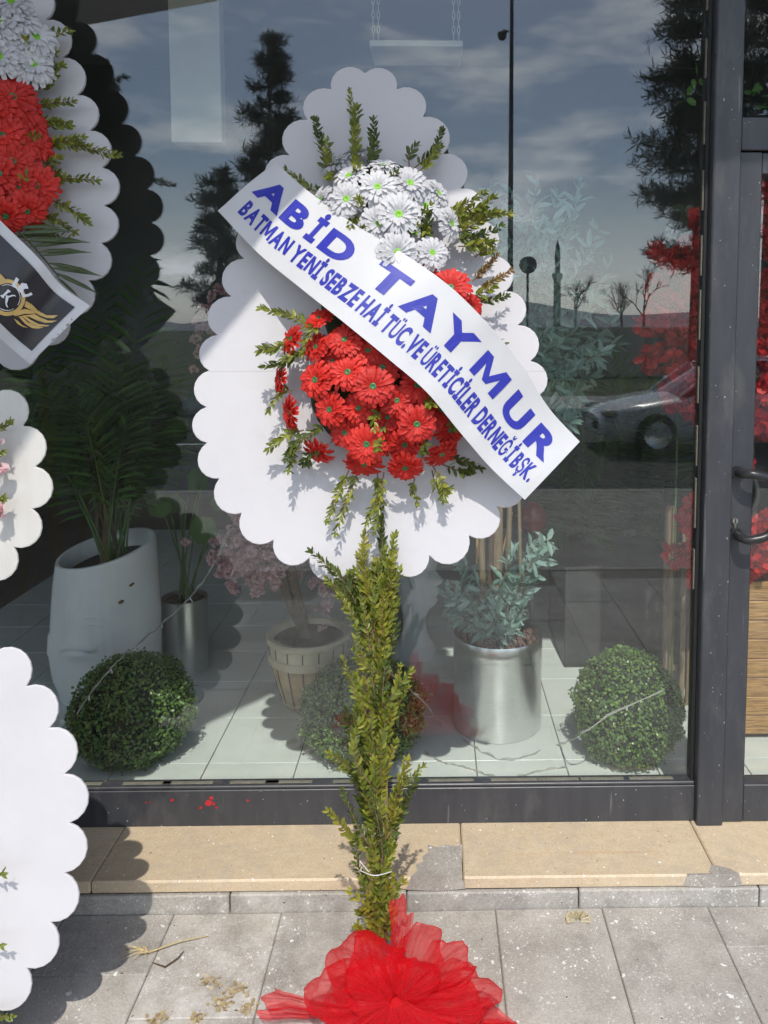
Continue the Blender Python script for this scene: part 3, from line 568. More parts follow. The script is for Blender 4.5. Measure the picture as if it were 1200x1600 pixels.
SP += [((560,330),(548,352),.17,6),((600,372),(585,380),.17,5),((612,300),(618,272),.16,6),((568,330),(560,312),.18,5),((655,345),(668,362),.17,6),((530,285),(515,275),.12,6),((575,375),(566,360),.17,5),((640,375),(650,352),.19,6)]
for a, b, lift, n in SP:
    sprig(bp(*a, off_at(*a)-.02), bp(*b, lift), big, max(4, int(n*.78)), random.uniform(.025, .033), RNG.normal(0, .010, 3), random.choice(['leaf', 'leaf', 'leaf_dark']), nrm=NB)
for a, b, lift, n in (((738,440),(776,400),.10,9),((748,452),(797,424),.10,9)): sprig(bp(*a, .07), bp(*b, lift), big, n, .022, RNG.normal(0, .008, 3), 'leaf_dry', NB)
# foliage tied round the mast
ST = []
for k in range(54):
    v0 = random.choice([random.uniform(960, 1260), random.uniform(950, 1500)]); l = random.uniform(70, 150); f = (v0-900)/600; hw = 60*(1-abs(f-.35))*1.1
    u0 = 590+random.uniform(-12, 12); du = random.uniform(-1, 1)*hw*.75; ST.append(((u0, v0), (u0+du-6*(f < .3), v0-l), random.uniform(.0, .06)))
ST += [((580,1000),(487,862),.05),((575,985),(512,905),.07),((585,960),(570,835),.06),((590,960),(560,870),.04),((595,930),(594,778),.02),((598,960),(600,860),.05),((604,980),(612,880),.06),((606,1010),(617,900),.05),((590,1050),(530,930),.06),((600,1150),(640,1050),.07),((596,1170),(636,1075),.06),((580,1180),(535,1030),.06),((575,1160),(540,1110),.07),
       ((585,1260),(515,1178),.07),((590,1240),(560,1130),.08),((600,1300),(660,1198),.06),((604,1310),(648,1220),.07),((608,1290),(636,1190),.05),((585,1330),(515,1268),.08),((590,1340),(535,1235),.07),((590,1320),(550,1200),.08),((598,1345),(580,1240),.09),((605,1350),(622,1270),.07),((585,1380),(555,1310),.06),
       ((585,1420),(548,1392),.05),((590,1440),(565,1375),.06),((600,1440),(612,1370),.06),((595,1450),(590,1360),.07),((605,1460),(622,1385),.05),((590,1475),(562,1425),.05),((600,1478),(610,1420),.05),((592,1470),(580,1400),.07),((586,1482),(560,1450),.05),((600,1400),(628,1380),.04)]
def mastp(px, py, off): return on_plane(px, py, np.array([0, -.56, 0])+np.array([0, -off, 0]), unit(np.array([0, -1, .205])))
for a, b, lift in ST:
    d = math.hypot(a[0]-b[0], a[1]-b[1]); sprig(mastp(*a, .02+random.random()*.03), mastp(*b, lift), big, max(5, int(d/8.5)), random.uniform(.022, .033), RNG.normal(0, .012, 3), random.choice(['leaf', 'leaf', 'leaf', 'leaf_gold', 'leaf_dark', 'leaf_gold']), nrm=(0, -1, .3), spread=random.uniform(.7, 1.05))
for k in range(9):
    v0 = 960+k*62; MB().tube(catmull([mastp(590+random.uniform(-8, 8), v0+120, .03), mastp(592+random.uniform(-9, 9), v0+40, .035), mastp(590+random.uniform(-14, 14), v0-40, .04)], 7), [.0045]*3+[.003]*4, 6).build('twig', MT['stem'], big)
MB().tube(catmull([mastp(562, 1360, .05), mastp(585, 1368, .09), mastp(612, 1362, .05)], 9), .0012, 5).build('cable_tie', MT['print_white'], big)
MB().tube([mastp(576, 1362, .085), mastp(562, 1345, .10)], .0012, 5).build('cable_tie', MT['print_white'], big)
# the lettered ribbon
UP = [(430,254),(486,302),(560,354),(640,402),(706,450),(764,508),(815,570),(858,638),(906,690)]
LO = [(340,329),(404,396),(472,452),(540,506),(606,560),(666,612),(716,672),(766,730),(820,781)]
OF = [.075,.11,.18,.225,.235,.215,.17,.12,.10]
Pu = catmull([bp(*p, o) for p, o in zip(UP, OF)], 65); Pl = catmull([bp(*p, o+.006) for p, o in zip(LO, OF)], 65)
def rib(u, v, lift=0.0):
    t = np.clip(u, 0, 1)*64; i = np.minimum(t.astype(int), 63); f = (t-i)[:, None]
    a = Pu[i]*(1-f)+Pu[i+1]*f; b = Pl[i]*(1-f)+Pl[i+1]*f; v = np.asarray(v)[:, None]; p = a*(1-v)+b*v
    p = p+NB*(.010*np.sin(np.pi*v)*np.sin(6*np.asarray(u)[:, None]+.6)+.0016*np.sin(34*np.asarray(u)[:, None]+5*v)*np.sin(9*np.asarray(u)[:, None]+2)+.0012*np.sin(71*np.asarray(u)[:, None]-9*v)*np.cos(5*np.asarray(u)[:, None])); tg = Pu[i+1]-Pu[i]; n = unit(np.cross(tg, a-b)); n = n*np.sign(n@NB)[:, None]; return p+n*lift
uu, vv = np.meshgrid(np.linspace(0, 1, 65), np.linspace(0, 1, 15), indexing='ij')
V, F = grid_mesh(rib(uu.ravel(), vv.ravel()).reshape(65, 15, 3)); rb = built('ribbon', V, F, MT['satin'], big, True)
def text_mesh(s, offset, cuts):
    cu = bpy.data.curves.new('t', 'FONT'); cu.body = s; cu.size = 1; cu.offset = offset; cu.resolution_u = 5; cu.space_character = 1.0
    o = bpy.data.objects.new('t', cu); COL.objects.link(o); bpy.context.view_layer.update()
    me = bpy.data.meshes.new_from_object(o.evaluated_get(bpy.context.evaluated_depsgraph_get())); bpy.data.objects.remove(o); bpy.data.curves.remove(cu)
    bm = bmesh.new(); bm.from_mesh(me); bpy.data.meshes.remove(me)
    xs = [v.co.x for v in bm.verts]; x0, x1 = min(xs), max(xs)
    for k in range(1, cuts): bmesh.ops.bisect_plane(bm, geom=bm.verts[:]+bm.edges[:]+bm.faces[:], plane_co=(x0+(x1-x0)*k/cuts, 0, 0), plane_no=(1, 0, 0))
    bm.verts.index_update(); V = np.array([v.co[:] for v in bm.verts]); F = [[v.index for v in f.verts] for f in bm.faces]; bm.free(); return V, F, x0, x1
POLY = {'M': [(0,0),(0,.72),(.21,.72),(.43,.30),(.65,.72),(.86,.72),(.86,0),(.68,0),(.68,.46),(.50,.10),(.36,.10),(.18,.46),(.18,0)], 'N': [(0,0),(0,.72),(.20,.72),(.50,.26),(.50,.72),(.68,.72),(.68,0),(.48,0),(.18,.46),(.18,0)]}
def poly_mesh(ch, cuts):
    bm = bmesh.new(); bm.faces.new([bm.verts.new((x, y, 0)) for x, y in POLY[ch]]); bmesh.ops.triangulate(bm, faces=bm.faces[:]); w_ = max(p[0] for p in POLY[ch])
    for k in range(1, cuts): bmesh.ops.bisect_plane(bm, geom=bm.verts[:]+bm.edges[:]+bm.faces[:], plane_co=(w_*k/cuts, 0, 0), plane_no=(1, 0, 0))
    bm.verts.index_update(); V = np.array([v.co[:] for v in bm.verts]); F = [[v.index for v in f.verts] for f in bm.faces]; bm.free(); return V, F, 0.0, w_
def glyph_mesh(ch, off, cuts): return poly_mesh(ch, cuts) if ch in POLY else text_mesh(ch, off, cuts)
def letters(s, u0, u1, v0, v1, offset, name='lettering', cap=.72, surf=None, mat='blue', parent=None, lift=.0012, cuts=4):
    V, F, x0, x1 = glyph_mesh(s, offset, cuts); u = u0+(u1-u0)*(V[:, 0]-x0)/(x1-x0); v = v1+(v0-v1)*V[:, 1]/cap
    return MB().add((surf or rib)(u, v, lift), F).build(name, MT[mat], parent)
for ch, a, b in (('A', .020, .104), ('B', .108, .164), ('İ', .178, .202), ('D', .214, .284), ('T', .338, .424), ('A', .434, .535), ('Y', .540, .640), ('M', .664, .758), ('U', .786, .862), ('R', .886, .968)):
    letters(ch, a, b, .185, .49, .045, parent=rb)
row = 'BATMAN YENİ SEBZE HAİ TÜC.VE ÜRETİCİLER DERNEĞİ BŞK.'; glyph = []; pen = 0.0
for ch in row:
    if ch == ' ': pen += .22; continue
    V, F, x0, x1 = glyph_mesh(ch, .02 if ch in 'ĞŞÜ' else .042, 3); glyph.append((V, F, pen-x0)); pen += x1-x0+.075
mb = MB()
for V, F, dx in glyph: mb.add(rib(.032+.943*(V[:, 0]+dx)/pen, .815-.215*V[:, 1]/.72, .0012), F)
mb.build('lettering', MT['blue'], rb)
# the tulle bow
def loop(kx, ky, ang, L_, W, dep, seed, pleat=4, lift=.03, rnd=.35, crump=1.0, name='bow_loop'):
    r_ = np.random.default_rng(seed); K = mastp(kx, ky, lift+.09); sc = 1.9/FPX; th = R(ang); d = np.array([math.cos(th), 0, math.sin(th)]); wv = np.array([-math.sin(th), 0, math.cos(th)]); n = np.array([0, -1, .25])
    S, T_ = np.meshgrid(np.linspace(0, 1, 60), np.linspace(-1, 1, 41), indexing='ij'); ph = r_.uniform(0, 6.28, 8); e = np.sin(np.pi*S)
    Lr = L_*(1-rnd*T_**2)*(1+.09*np.sin(2.3*T_+ph[0])+.05*np.sin(6*T_+ph[1])); Wd = W*(.10+.90*e**.75)*(1+.06*np.sin(9*S+ph[2]))
    x = Lr*e**.85+.025*L_*np.sin(5*S*np.pi+4*T_+ph[3])*e; y = Wd*T_+crump*4*np.sin(7*S+ph[4]+3*T_)*e
    z = dep*np.cos(np.pi*S)*e**.5*(1-.4*T_**2)+crump*e**.6*(5*np.sin(pleat*T_*3+ph[5]+2*S)+3*np.sin(pleat*T_*7+ph[6]-3*S)+1.6*np.sin(pleat*15*T_+ph[7]+5*S))
    G = K+(x[..., None]*d+y[..., None]*wv+z[..., None]*n)*sc
    from mathutils import noise as mnoise
    for i_ in range(60):
        for j_ in range(41):
            q = Vector(G[i_, j_]+seed*3.7); w_ = .2+.8*e[i_, j_]; G[i_, j_] += (np.array(mnoise.noise_vector(q*16))*.014+np.array(mnoise.noise_vector(q*42))*.004)*w_*crump
    G[..., 2] = np.maximum(G[..., 2], .005+.003*np.sin(G[..., 0]*90)**2); V, F = grid_mesh(G); return built(name, V, F, MT['tulle'], big, True)
for a in [(614,1556,142,124,66,46,1,2,.04,.45,.8),(608,1556,114,98,50,42,2,2,.06,.4,.8),(610,1556,82,156,20,9,3,2,.06,.08,.5),(620,1558,63,138,46,16,4,1.5,.03,.35,.6),(632,1562,34,136,44,30,5,2.5,.04,.35,.9),(634,1568,10,150,56,36,6,2.5,.03,.35,.9),(618,1558,-95,110,74,44,7,3,.08,.4,.9),(608,1562,172,122,62,44,8,2.5,.06,.4,.9),(630,1566,-14,136,64,42,9,2.5,.06,.4,.9),(618,1558,-60,120,60,40,10,3,.09,.4,.9),(612,1558,215,126,66,44,17,2.5,.07,.4,.9),(616,1554,102,64,42,32,18,2.5,.08,.4,.9),(622,1556,42,70,42,32,19,2.5,.09,.4,.9),(612,1556,155,74,46,36,20,2.5,.10,.4,.9)]: loop(*a)
for a in [(600,1590,171,205,24,3,21,2,.02,.1,.7),(640,1592,-4,160,40,6,22,2,.02,.2,.7)]: loop(*a, name='bow_tail')
MB().tube(catmull([mastp(600, 1556, .13), mastp(612, 1566, .17), mastp(624, 1562, .17), mastp(636, 1556, .13)], 14), .012, 8).build('bow_knot', MT['tulle'], big, True)
# ---- wreaths standing to the left
loc_out = [((p-P0)@XR-ox, (p-P0)@TB) for p in outl]
P1, N1, T1 = plane_of(1.45, -.21, 2.9, -.10)
def b1(px, py, off=0.0): return on_plane(px, py, P1+N1*off, N1)
left = thing('wreath_stand', (b1(-75, 400)[0], -.45, 0), 'shaded wreath at top left with black emblem banner and palm leaves', 'wreath', 'wreaths by the shop window')
k1 = b1(186, 290); kk = [p for p in loc_out]; mxr = max(p[0] for p in kk); zr = [p[1] for p in kk if p[0] == mxr][0]
o1 = np.array([k1+XR*(p[0]-mxr)*1.02+T1*(p[1]-zr)*1.02 for p in kk]); board('board', o1, N1, .012, MT['board'], left)
MB().tube([(left.location.x, -.44, 0), (left.location.x, -.30, 1.2), k1*[0, 1, 1]+[left.location.x, .035, .4]], .013, 4).build('mast', MT['pole'], left)
for s in (-1, 1): MB().tube([(left.location.x, -.22, 1.5), (left.location.x+.14*s, -.12, 0)], .01, 4).build('leg', MT['pole'], left)
LW = [(2,34,27,.0,.2),(18,4,26,.3,.5),(50,100,30,.8,.1),(0,90,28,.1,.1),(30,30,24,.6,.3),(55,58,27,1.0,.3),(-30,60,30,0,.1),(-45,20,30,0,.2),(15,62,24,.3,0),(38,78,22,.6,0)]
LR = [(20,152,29,.4,.2),(50,195,20,.8,.1),(60,226,23,1.1,0),(20,252,27,.4,0),(56,290,29,.5,-.2),(-2,170,28,.1,.1),(0,272,28,.1,0),(42,330,27,.4,-.4),(10,338,26,.1,-.4),(-35,200,32,0,0),(-40,260,32,0,0),(-30,310,30,0,-.2),(-40,150,30,0,0),(35,222,24,.5,0),(28,292,24,.3,-.1),(5,212,26,.2,0),(35,178,22,.6,.1)]
for kind, lst in (('w', LW), ('r', LR)):
    for x, y, r, tx, ty in lst:
        o_ = .035+.12*math.sqrt(max(0, 1-((x+75)/150)**2)); p = b1(x, y, o_); flower(kind, p, N1+XR*tx+T1*ty, r*1.1*np.linalg.norm(p-CAM)/FPX*.97, left)
for (a, b, lf, n) in (((45,72),(107,50),.05,9),((50,98),(85,83),.06,7),((42,128),(95,103),.06,10),((55,165),(112,158),.05,10),((50,190),(88,190),.06,8),((70,222),(182,243),.05,17),((68,228),(128,216),.06,11),((65,255),(93,247),.07,6),((70,283),(150,281),.05,12),((80,312),(137,347),.06,11),((60,330),(115,362),.07,10),((40,350),(105,372),.08,11),((10,215),(60,212),.16,8),((5,290),(40,275),.18,6),((20,60),(42,62),.16,5),((60,266),(90,268),.06,6),((72,200),(108,196),.05,7),((58,140),(84,118),.06,6)):
    sprig(b1(*a, .05), b1(*b, lf), left, max(4, int(n*.8)), .030, RNG.normal(0, .006, 3), nrm=N1)
MBc = MB(); c = b1(-30, 190, 0.0); lat = np.linspace(0, math.pi/2, 7); lon = np.linspace(0, 2*math.pi, 21)
V, F = grid_mesh(np.array([[c+XR*.15*math.sin(a)*math.cos(b)+T1*.36*math.sin(a)*math.sin(b)+N1*(.002+.10*math.cos(a)) for b in lon] for a in lat])); MBc.add(V, F).build('foam_cushion', MT['soil'], left, True)
# palm frond behind the banner
rach = catmull([b1(-40, 300, .13), b1(40, 372, .12), b1(92, 432, .09)], 12); MB().tube(rach, .0025, 5).build('frond_rachis', MT['frond'], left)
for a, b in (((4,352),(82,343)),((14,358),(98,352)),((22,366),(118,358)),((34,376),(140,375)),((44,386),(138,374)),((52,394),(133,390)),((60,400),(143,391)),((70,410),(151,426)),((76,418),(160,429)),((82,424),(154,458)),((86,430),(124,465)),((0,340),(60,334)),((-6,346),(44,360)),((10,372),(90,366))):
    p, q = b1(*a, .125), b1(*b, .10); V, F = leafset(LONG*[.62, 1, 1], LF, [p], [q-p], [N1+[0, 0, .3]], [np.linalg.norm(q-p)]); built('frond_leaflet', V, F, MT['frond'], left)
# emblem banner
QO = .19
BU = [(-150,190),(-75,268),(0,344),(60,403),(96,446),(141,478)]; BL = [(-240,290),(-160,370),(-85,450),(-20,510),(14,541),(47,569)]
Qu = catmull([b1(*p, QO-.01*i*(i > 3)) for i, p in enumerate(BU)], 65); Ql = catmull([b1(*p, QO-.008*i*(i > 3)) for i, p in enumerate(BL)], 65)
def ban(u, v, lift=0.0):
    t = np.clip(u, 0, 1)*64; i = np.minimum(t.astype(int), 63); f = (t-i)[:, None]; a = Qu[i]*(1-f)+Qu[i+1]*f; b = Ql[i]*(1-f)+Ql[i+1]*f; v = np.asarray(v)[:, None]; return a*(1-v)+b*v+N1*(lift+.006*np.sin(np.pi*v))
V, F = grid_mesh(ban(uu.ravel(), vv.ravel()).reshape(65, 15, 3)); bn = built('banner', V, F, MT['satin'], left, True)
u2, v2 = np.meshgrid(np.linspace(0, .945, 50), np.linspace(.115, .86, 12), indexing='ij'); V, F = grid_mesh(ban(u2.ravel(), v2.ravel(), .0022).reshape(50, 12, 3)); built('print_panel', V, F, MT['black_print'], bn, True)
uB, vB = np.meshgrid(np.linspace(.2, 1, 420), np.linspace(0, 1, 200), indexing='ij'); GB = ban(uB.ravel(), vB.ravel())
_q = (GB-CAM)@CR; GPX = np.stack([PPX+FPX*_q[:, 0]/-_q[:, 2], PPY-FPX*_q[:, 1]/-_q[:, 2]], 1)
def onban(x, y, lift): return GB[np.argmin(((GPX-[x, y])**2).sum(1))]+N1*lift
def b1f(pts, lift, name, mat):                    # flat printed shape given by photograph pixels
    MB().add([onban(x, y, .0062+lift) for x, y in pts], [tuple(range(len(pts)))]).build(name, MT[mat], bn)
def zp(L_): return [(x/7.5, 380+y/7.5) for x, y in L_]
ce = (98/7.5, 380+640/7.5)
def ring(r0, r1, n=40, a0=0, a1=360):
    A = [R(a0+(a1-a0)*k/n) for k in range(n+1)]; mb = MB(); V = [onban(ce[0]+r*math.cos(t), ce[1]+r*math.sin(t), .0060) for t in A for r in (r0, r1)]
    return mb.add(V, [(2*k, 2*k+1, 2*k+3, 2*k+2) for k in range(n)])
ring(22.5, 28.5).build('emblem_ring', MT['gold'], bn); ring(19.6, 20.6, 40, -115, 35).build('emblem_line', MT['print_white'], bn); ring(19.6, 20.6, 40, 60, 235).build('emblem_line', MT['print_white'], bn)
for q in ([(320,680),(390,720),(460,790),(560,845),(700,850),(640,880),(560,880),(470,850),(400,790),(330,760),(300,745)],[(150,830),(230,800),(300,770),(380,785),(460,825),(300,830),(230,850),(190,855)],[(280,850),(420,832),(480,870),(580,910),(690,910),(620,935),(540,935),(440,905),(360,865)],[(215,870),(300,850),(380,905),(470,950),(600,965),(560,978),(460,975),(380,945),(330,905),(290,870)],[(240,868),(290,880),(340,930),(420,965),(530,990),(460,1003),(390,995),(310,950)],[(180,885),(225,915),(280,965),(350,993),(290,985),(220,945)],[(0,345),(40,375),(90,440),(0,455)]): b1f(zp(q), .0006, 'emblem_wing', 'gold')
b1f(zp([(150,505),(180,450),(205,402),(240,430),(225,460),(212,490),(225,505),(250,505),(262,480),(270,470),(330,480),(347,520),(345,540),(318,535),(292,545),(288,580),(305,602),(340,600),(380,580),(398,605),(350,628),(285,635),(270,600),(215,540)]), .0006, 'emblem_crown', 'print_white')
for q in ([(110,542),(145,565),(138,580),(118,578),(65,630),(68,645),(55,650),(18,622),(28,608),(45,612),(98,562)], [(85,610),(120,625),(110,680),(98,715),(112,755),(100,758),(82,725),(78,700)], [(118,622),(160,608),(195,612),(206,630),(175,622),(125,640)]): b1f(zp(q), .0009, 'emblem_letter', 'print_white')
for q in ([(608,1160),(625,1125),(660,1108),(665,1120),(640,1150)], [(780,985),(800,955),(825,940),(820,958)], [(683,1075),(692,1060),(708,1070),(695,1080)], [(737,1025),(745,1012),(755,1016),(748,1026)], [(846,902),(852,885),(860,890),(856,904)]): b1f(zp(q), .0006, 'small_print', 'black_print')

def round_wreath(center, n, t, rad, lobes, mat, label, seedname, flip=0):
    r_ = thing('wreath_board', (center[0], center[1], max(0, center[2]-rad)), label, 'wreath', 'wreaths by the shop window'); x = unit(np.cross(t, n)); x = x*np.sign(x[0])
    pts = [center+rad*(math.cos(2*math.pi*(k+flip)/lobes)*x+math.sin(2*math.pi*(k+flip)/lobes)*t) for k in range(lobes)]
    board('board', scallop(pts, .42, n), n, .008, mat, r_); return r_, x
P2, N2, T2 = plane_of(.02, -.80, 1.2, -.62)
def b2(px, py, off=0.0): return on_plane(px, py, P2+N2*off, N2)
e2 = b2(108, 1302); rad2 = .572; c2 = e2-XR*rad2; c2 = P2+T2*((c2-P2)@T2)+XR*c2[0]
w2, _ = round_wreath(c2, N2, T2, rad2, 31, MT['board'], 'white scalloped wreath board standing on the pavement at lower left', 'a', .2)
MB().tube([c2-N2*.04+T2*.2, (c2[0]+.1, -.32, 0)], .012, 4).build('leg', MT['pole'], w2); MB().tube([c2-N2*.04+T2*.2, (c2[0]-.2, -.32, 0)], .012, 4).build('leg', MT['pole'], w2)
for x, y in ((-150, 1300), (-175, 1240), (-170, 1380), (-140, 1440), (-210, 1320), (-150, 1200)): flower('r', b2(x, y, .06), N2+XR*.2, .055, w2)
for a, b in (((-60,1592),(16,1588)),((-90,1370),(2,1365)),((-90,1480),(0,1476))): sprig(b2(*a, .04), b2(*b, .05), w2, 8, .026, nrm=N2)
P3, N3, T3 = plane_of(.7, -.56, 1.9, -.48)
def b3(px, py, off=0.0): return on_plane(px, py, P3+N3*off, N3)
c3 = b3(62, 749)-XR*.31; c3 = P3+T3*((c3-P3)@T3)+XR*c3[0]
w3, _ = round_wreath(c3, N3, T3, .30, 17, MT['board2'], 'small cream cardboard wreath board with pink petals at left edge', 'b', .3)
w3.location.z = 0
for ch_ in list(w3.children): ch_.location.z += max(0, c3[2]-.30)
MB().tube([(c3[0], -.60, 0), (c3[0], -.45, c3[2]+.05)], .012, 4).build('mast', MT['pole'], w3)
for s in (-1, 1): MB().tube([(c3[0], -.46, c3[2]), (c3[0]+.12*s, -.2, 0)], .01, 4).build('leg', MT['pole'], w3)
for a, b in (((-40,690),(14,660)),((-40,720),(2,706)),((-40,790),(4,780))): sprig(b3(*a, .03), b3(*b, .04), w3, 8, .026, nrm=N3)
for x, y in ((-4,728),(-10,690),(-6,798),(-30,740),(-40,780)):
    p = b3(x, y, .04); V, F = leafset(ROUND, LF, np.tile(p, (14, 1)), N3+rdir(14)*1.1+XR*.6, rdir(14), .032); built('pink_bloom', V, F, MT['pink'], w3)
# ---------------------------------------------------------------- inside the shop
ZF = .1
def fpt(px, D): return np.array([at(px, 1000, D)[0], D-2.5, ZF])
def ball(px, D, r, label, zs=1.0, n=9500):
    c = fpt(px, D)+[0, 0, r*zs*.88]; t = thing('boxwood_ball', (c[0], c[1], ZF), label, 'topiary', 'clipped boxwood balls behind the glass')
    u = rdir(n*2); u = u[u[:, 2] > -.86][:n]; lump = 1+.07*np.sin(u[:, 0]*7+px)*np.sin(u[:, 1]*6+1)*np.sin(u[:, 2]*8)+.03*np.sin(u[:, 0]*17+u[:, 2]*13+px); rr = r*lump*(RNG.uniform(.92, 1.02, len(u))+.05*(RNG.random(len(u)) > .96))
    pos = c+u*rr[:, None]*[1, 1, zs]; V, F = leafset(ROUND, LF, pos, u*.45+rdir(len(u))*.9, u*1.5+rdir(len(u))*.7, RNG.uniform(.0085, .0145, len(u)))
    V[:, 2] = np.maximum(V[:, 2], ZF+.002); lf = built('foliage', V, F, MT['box_leaf'], t)
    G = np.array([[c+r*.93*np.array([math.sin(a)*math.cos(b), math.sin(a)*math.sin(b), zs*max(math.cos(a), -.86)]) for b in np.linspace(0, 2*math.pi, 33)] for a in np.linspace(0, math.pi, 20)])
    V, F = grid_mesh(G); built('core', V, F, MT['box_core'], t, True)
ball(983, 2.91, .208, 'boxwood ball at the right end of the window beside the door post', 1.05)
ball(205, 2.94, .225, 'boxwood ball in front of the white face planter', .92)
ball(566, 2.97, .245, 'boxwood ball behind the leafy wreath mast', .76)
# olive tree in the steel drum
D = 3.17; c = fpt(777, D); ol = thing('potted_olive_tree', c, 'silvery olive tree with grey stakes in brushed steel drum planter', 'potted tree')
pr = MB().lathe(c, [(.165, .0), (.184, .002), (.186, .01), (.186, .335), (.1885, .338), (.1885, .392), (.186, .396), (.182, .392), (.182, .35), (.178, .33)], 64).build('drum_pot', MT['steel'], ol, True)
def film():
    m, t, b = newmat('cling_film'); t.nodes.remove(b); tr = t.nodes.new('ShaderNodeBsdfTransparent'); g = t.nodes.new('ShaderNodeBsdfGlossy'); g.inputs['Roughness'].default_value = .12
    n = noise(t, 26, 6, .7, (1, 1, .4)); bp_ = t.nodes.new('ShaderNodeBump'); bp_.inputs['Strength'].default_value = 1; bp_.inputs['Distance'].default_value = .01; t.links.new(n.outputs[0], bp_.inputs['Height']); t.links.new(bp_.outputs[0], g.inputs['Normal'])
    m1 = t.nodes.new('ShaderNodeMixShader'); m1.inputs[0].default_value = .16; t.links.new(tr.outputs[0], m1.inputs[1]); t.links.new(g.outputs[0], m1.inputs[2]); t.links.new(m1.outputs[0], t.nodes['Material Output'].inputs[0]); return m
MB().lathe(c, [(.1905, .003), (.1900, .1), (.1906, .2), (.1900, .32), (.1925, .34), (.1920, .394)], 64).build('plastic_wrap', film(), pr, True)
MB().lathe(c, [(.001, .352), (.181, .350)], 30).build('soil', MT['soil'], ol)
def rockmesh(seed):
    r_ = np.random.default_rng(seed); bm = bmesh.new(); bmesh.ops.create_icosphere(bm, subdivisions=1, radius=1)
    for v in bm.verts: v.co *= r_.uniform(.7, 1.2)
    m = bpy.data.meshes.new('lava_rock'); bm.to_mesh(m); bm.free(); m.materials.append(MT['lava']); return m
rk = [rockmesh(k) for k in range(4)]
for k in range(110):
    a, q = random.uniform(0, 6.28), math.sqrt(random.random())*.168; o = link('lava_rock', rk[k % 4], ol); s = random.uniform(.009, .017)
    o.location = (q*math.cos(a), q*math.sin(a), .362+random.uniform(0, .022)+.02*(1-q/.168)); o.scale = (s*1.2, s, s*.8); o.rotation_euler = (random.uniform(0, 3),)*3
for (pa, pb, r, mt) in (((755, 990), (752, 760), .018, 'stake'), ((778, 985), (775, 600), .022, 'stake'), ((792, 980), (805, 560), .012, 'stake'), ((765, 935), (800, 800), .006, 'cane'), ((745, 880), (748, 780), .006, 'cane'), ((815, 960), (812, 560), .008, 'stake')):
    a = at(*pa, D+.0); b = at(*pb, D+.05); MB().tube([a, (a+b)/2+RNG.normal(0, .006, 3), b], [r, r*.95, r*.85], 9).build('stake', MT[mt], ol, True)
tk = catmull([c+[-.03, 0, .3], c+[-.02, .03, .8], c+[.05, .05, 1.3], c+[.12, .06, 1.7]], 16); MB().tube(tk, np.linspace(.018, .010, 16), 8).build('trunk', MT['bark'], ol, True)
def leafy_branches(tips, root, n, ll, parent, mat, T, name='branch_leaves', br=.0025):
    for p in tips:
        mid = (root+p)/2+RNG.normal(0, .03, 3); S = catmull([root, mid, p], n); MB().tube(S[::3], br, 5).build('branch', MT['stem'], parent)
        k = np.arange(int(n*.25), n); tan = unit(np.gradient(S, axis=0))[k]; V, F = leafset(T, LF, np.repeat(S[k], 4, 0), np.repeat(tan, 4, 0)*.6+rdir(4*len(k))*.9, rdir(4*len(k))+[0, -.6, .3], RNG.uniform(.6, 1.15, 4*len(k))*ll)
        built(name, V, F, MT[mat], parent)
leafy_branches([at(x, y, D+random.uniform(-.1, .12)) for x, y in ((722,905),(735,940),(712,960),(730,885),(760,900),(800,870),(830,850),(855,845),(835,890),(815,920),(780,930),(805,950),(770,960),(740,985),(790,985),(700,930),(850,870),(760,985),(820,900),(750,930))], c+[0, 0, .39], 15, .080, ol, 'olive_leaf', LONG*[1.75, 1, 1])
tr_ = [(905,300),(870,310),(815,330),(765,295),(840,290),(800,300),(935,360),(880,340),(920,390),(840,360),(950,420),(880,440),(930,470),(850,440),(960,500),(905,520),(870,500),(940,550),(890,570),(850,560),(905,610),(880,640),(860,600),(925,590),(850,650),(890,660),(830,480),(960,540),(900,480),(870,540),(840,530)]
leafy_branches([at(x, y, D+random.uniform(-.12, .25)) for x, y in tr_], tk[11], 22, .078, ol, 'olive_leaf', LONG*[1.75, 1, 1])
leafy_branches([at(x, y, D+random.uniform(-.05, .2)) for x, y in ((870,620),(895,650),(860,655),(905,640),(880,600),(930,560),(910,540),(840,600))], at(850, 560, D+.08), 14, .072, ol, 'olive_leaf', LONG*[1.75, 1, 1])
# pink blossom tree in the barrel pot
D = 3.36; c = fpt(483, D); pk = thing('blossom_tree', c, 'pink artificial blossom tree in a glazed barrel shaped pot', 'potted tree')
pot = MB().lathe(c, [(.11, 0), (.118, .012), (.135, .07), (.155, .14), (.168, .2), (.170, .212)], 48).build('barrel_pot', MT['barrel'], pk, True)
MB().lathe(c, [(.171, .205), (.180, .21), (.182, .225), (.178, .24), (.172, .243)], 48).build('band', MT['band'], pot, True)
MB().lathe(c, [(.172, .243), (.176, .29), (.186, .300), (.188, .314), (.182, .322), (.160, .318), (.155, .29)], 48).build('rim', MT['band'], pot, True)
MB().lathe(c, [(.119, .02), (.124, .022), (.128, .034), (.122, .04)], 48).build('band', MT['band'], pot, True)
for k in range(16):
    t = 2*math.pi*k/16; d_ = np.array([math.cos(t), math.sin(t), 0]); MB().tube([c+d_*.1205+[0, 0, .02], c+d_*.136+[0, 0, .07], c+d_*.156+[0, 0, .14], c+d_*.170+[0, 0, .205]], .0035, 5).build('stave_joint', MT['barrel_dark'], pot)
    MB().tube([c+d_*.1735+[0, 0, .245], c+d_*.1775+[0, 0, .29]], .003, 5).build('stave_joint', MT['barrel_dark'], pot)
MB().lathe(c, [(.001, .30), (.16, .295)], 24).build('soil', MT['soil'], pk)
root = c+[-.01, 0, .29]; ft = root+[-.06, 0, .30]
